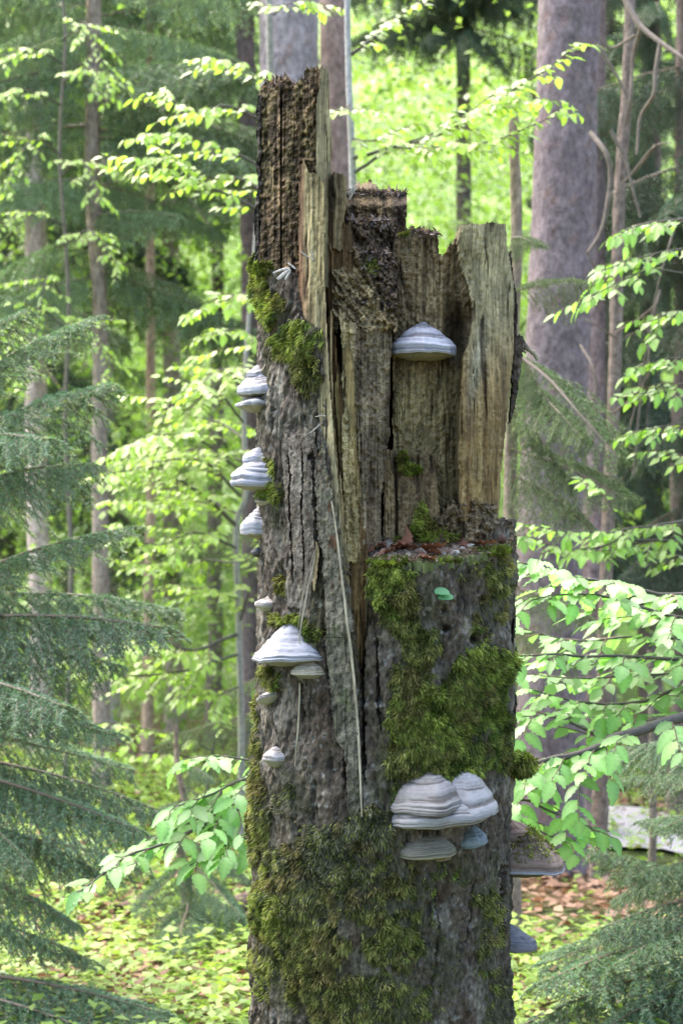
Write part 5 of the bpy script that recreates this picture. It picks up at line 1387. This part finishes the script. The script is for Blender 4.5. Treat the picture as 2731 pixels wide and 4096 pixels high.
# ------------------------------------------------------------------ small things on the ledge
DRYMESH = []
for k in range(4):
    V, Q = leaf_geo(8, .30 + .03 * k, .5 - .22 * k, .05, .5 - .3 * k)
    V[:, 2] += .06 * noise2(V[:, 0] * 5, V[:, 1] * 5 + k * 3, 3)
    DRYMESH.append(mesh_np('dry_leaf', V, quads=Q, col=mix((.13, .05, .027), (.25, .12, .075), np.clip(V[:, 0], 0, 1)), mat=M_DRY, smooth=True))
LEAVES = [(1478, 2228, .040, 'curled brown leaf at the foot of the central slab', 60, .8), (1545, 2195, .048, 'brown dry leaf arched against the crack in the wood', 150, .3), (1560, 2212, .052, 'orange brown dry leaf lying wide open on the ledge', 10, -.1), (1600, 2205, .046, 'pale brown dry leaf propped on the ledge beside the orange one', 60, .4), (1622, 2190, .040, 'tan dry leaf standing against the base block', 100, .5), (1640, 2200, .036, 'small russet dry leaf between tan leaves', 200, .1),
          (1680, 2215, .050, 'dark russet dry leaf tilted near the ledge rim', -30, .1), (1690, 2240, .042, 'pinkish brown dry leaf hanging over the ledge rim', -70, -.5), (1705, 2232, .034, 'dark brown dry leaf behind the hanging one', 20, .1), (1870, 2180, .040, 'orange dry leaf beside white crumbs on the ledge', 130, .2), (1895, 2198, .044, 'flat tan dry leaf right of the white crumbs', -5, 0), (1850, 2195, .030, 'tiny russet leaf scrap beside the white crumbs', 80, .2), (1580, 2225, .04, 'brown leaf lying flat in the rim moss', 200, 0)]
for k, (qx, qy, s_, lab, az, up) in enumerate(LEAVES):
    d = 4.335 + np.clip((2245 - qy) * .0012, 0, .1) + .05 * sstep(1800, 2000, np.array(float(qx)))
    p = W(qx, qy, d)
    zb = ledge_z(p[0], p[1]) + .004
    p[2] = max(zb, p[2] - .012)
    o = obj('fallen_leaf', DRYMESH[k % 4], None, lab, 'leaf', 'dry leaves on the ledge')
    p[2] += .004; o.location = p; o.scale = (s_ * 1.3,) * 3
    o.rotation_euler = (g.uniform(-.5, .2), -up, math.radians(az))
CH = [(1820, 2198, .006, 'white crumb on the ledge rim, biggest of the pale crumbs'), (1880, 2170, .005, 'cream crumb beside the orange dry leaf'), (1818, 2212, .004, 'small white crumb below the biggest one'), (1850, 2180, .0035, 'tiny cream crumb between leaf scraps'), (1775, 2205, .0035, 'small pale wood crumb on the bare rim'), (1700, 2225, .003, 'tiny pale crumb beside the dark russet leaf')]
for k, (qx, qy, r_, lab) in enumerate(CH):
    d = 4.36 + .05 * sstep(1800, 2000, np.array(float(qx)))
    p = W(qx, qy, float(d)); p[2] = max(ledge_z(p[0], p[1]) + r_ * .3, p[2] - .006)
    u_, w_ = np.meshgrid(np.linspace(0, np.pi, 6), np.linspace(0, 2 * np.pi, 9)[:-1])
    rr = r_ * (1 + .35 * g.standard_normal(u_.shape)); rr[:, 0] = rr[:, 0].mean(); rr[:, -1] = rr[:, -1].mean()
    V = np.stack([rr * np.sin(u_) * np.cos(w_) * 1.3, rr * np.sin(u_) * np.sin(w_), rr * np.cos(u_) * .8], -1).reshape(-1, 3)
    i_, j_ = np.meshgrid(np.arange(8), np.arange(5), indexing='ij')
    Q = np.stack([i_ * 6 + j_, i_ * 6 + j_ + 1, ((i_ + 1) % 8) * 6 + j_ + 1, ((i_ + 1) % 8) * 6 + j_], -1).reshape(-1, 4)
    o = obj('wood_crumb', mesh_np('wood_crumb', V, quads=Q, col=np.broadcast_to((.30, .275, .25), (len(V), 3)), mat=M_FUNG), None, lab, 'crumb', 'pale crumbs on the ledge')
    o.location = p
# brown bud scale cone at the right end
u_, w_ = np.meshgrid(np.linspace(0, np.pi, 8), np.linspace(0, 2 * np.pi, 13)[:-1])
V = .75 * np.stack([.012 * np.sin(u_) * np.cos(w_) * (1 + .15 * np.cos(5 * w_)), .012 * np.sin(u_) * np.sin(w_) * (1 + .15 * np.cos(5 * w_)), .014 * np.cos(u_) + .004 * (u_ < .3)], -1).reshape(-1, 3)
i_, j_ = np.meshgrid(np.arange(12), np.arange(7), indexing='ij')
Q = np.stack([i_ * 8 + j_, i_ * 8 + j_ + 1, ((i_ + 1) % 12) * 8 + j_ + 1, ((i_ + 1) % 12) * 8 + j_], -1).reshape(-1, 4)
o = obj('beechnut_husk', mesh_np('beechnut_husk', V, quads=Q, col=np.broadcast_to((.06, .026, .014), (len(V), 3)), mat=M_DRY), None, 'small round dark brown husk at the far end of the ledge', 'husk')
o.location = W(2007, 2158, 4.42)
# debris crumbs (needles, bark bits) on the ledge and broken tops
b = Bag()
n = 1500
k_ = rng.integers(0, LP.shape[0] * LP.shape[1], n)
P = LP.reshape(-1, 3)[k_] + rng.standard_normal((n, 3)) * np.array([.004, .004, .001]) + np.array([0, 0, .003])
D = rng.standard_normal((n, 3)) * np.array([1, 1, .3]); N = rng.standard_normal((n, 3)) * .5 + np.array([0, 0, 1])
cc = mix((.08, .04, .025), (.24, .16, .12), rng.random(n))
scatter(FARV * np.array([1, .5, 1]), FARQ, P, frames(D, N), .006 + .010 * rng.random(n), cc, b)
for (x0, x1, y0, dd, n) in [(1385, 1625, 766, 4.59, 260), (1580, 1745, 924, 4.47, 160), (1400, 1560, 878, 4.47, 220), (1400, 1570, 1205, 4.41, 160), (1070, 1215, 326, 4.44, 100), (1450, 1560, 1000, 4.43, 90)]:
    qx = rng.uniform(x0, x1, n); qy = y0 + np.abs(rng.standard_normal(n)) * (11 if n > 95 else 60)
    P = np.stack([(qx - 1365.5) * K * dd, dd + .02 * rng.random(n), CAMZ - (qy - 2048) * K * dd], -1)
    D = rng.standard_normal((n, 3)); N = rng.standard_normal((n, 3)) + np.array([0, -.3, 1])
    cc = mix((.04, .03, .03), (.2, .15, .12), rng.random(n) ** 1.8)
    scatter(FARV * np.array([1, .6, 1]), FARQ, P, frames(D, N), .008 + .014 * rng.random(n), cc, b)
obj('rot_crumbs', b.mesh('rot_crumbs', M_DRY, root=stump), stump, kind='stuff')
# two-leaved seedling on the bark
Ps, Ns = trunk_point(np.array([1768.]), np.array([2415.]))
seed_ = thing('seedling', 'tiny bright green two leaved seedling sprouting from the bare bark', 'seedling', tuple(Ps[0]))
pp = catmull([(0, 0, 0), (.0, -.012, .006), (-.002, -.024, .018)], 10)
V, Q = tube(pp, .0012, 5); bb = Bag(); bb.add(V, quads=Q, col=(.15, .25, .08)); obj('stalk', bb.mesh('stalk', M_HERB), seed_)
for (dx, dz, az, tl_) in [(.012, .006, 2.9, .7), (-.010, -.004, .1, .6)]:
    u_ = np.linspace(0, 2 * np.pi, 15)[:-1]
    V = np.vstack([[0, 0, 0], np.stack([.016 + .018 * np.cos(u_), .011 * np.sin(u_) * (1.1 + .25 * np.cos(u_)), .003 * np.sin(u_) ** 2], -1)])
    V = V * np.array([.95, 1, 1])
    ca, sa = math.cos(az), math.sin(az)
    Rz = np.array([[ca, -sa, 0], [sa, ca, 0], [0, 0, 1]]); Rx = np.array([[1, 0, 0], [0, math.cos(tl_), -math.sin(tl_)], [0, math.sin(tl_), math.cos(tl_)]])
    V = V @ Rz.T @ Rx.T + np.array([dx, -.024, .018 + dz])
    T_ = np.array([[0, 1 + k, 1 + (k + 1) % 14] for k in range(14)])
    obj('leaf', mesh_np('seed_leaf', V, tris=T_, col=np.broadcast_to((.09, .27, .11), (15, 3)), mat=M_HERB, smooth=True), seed_)
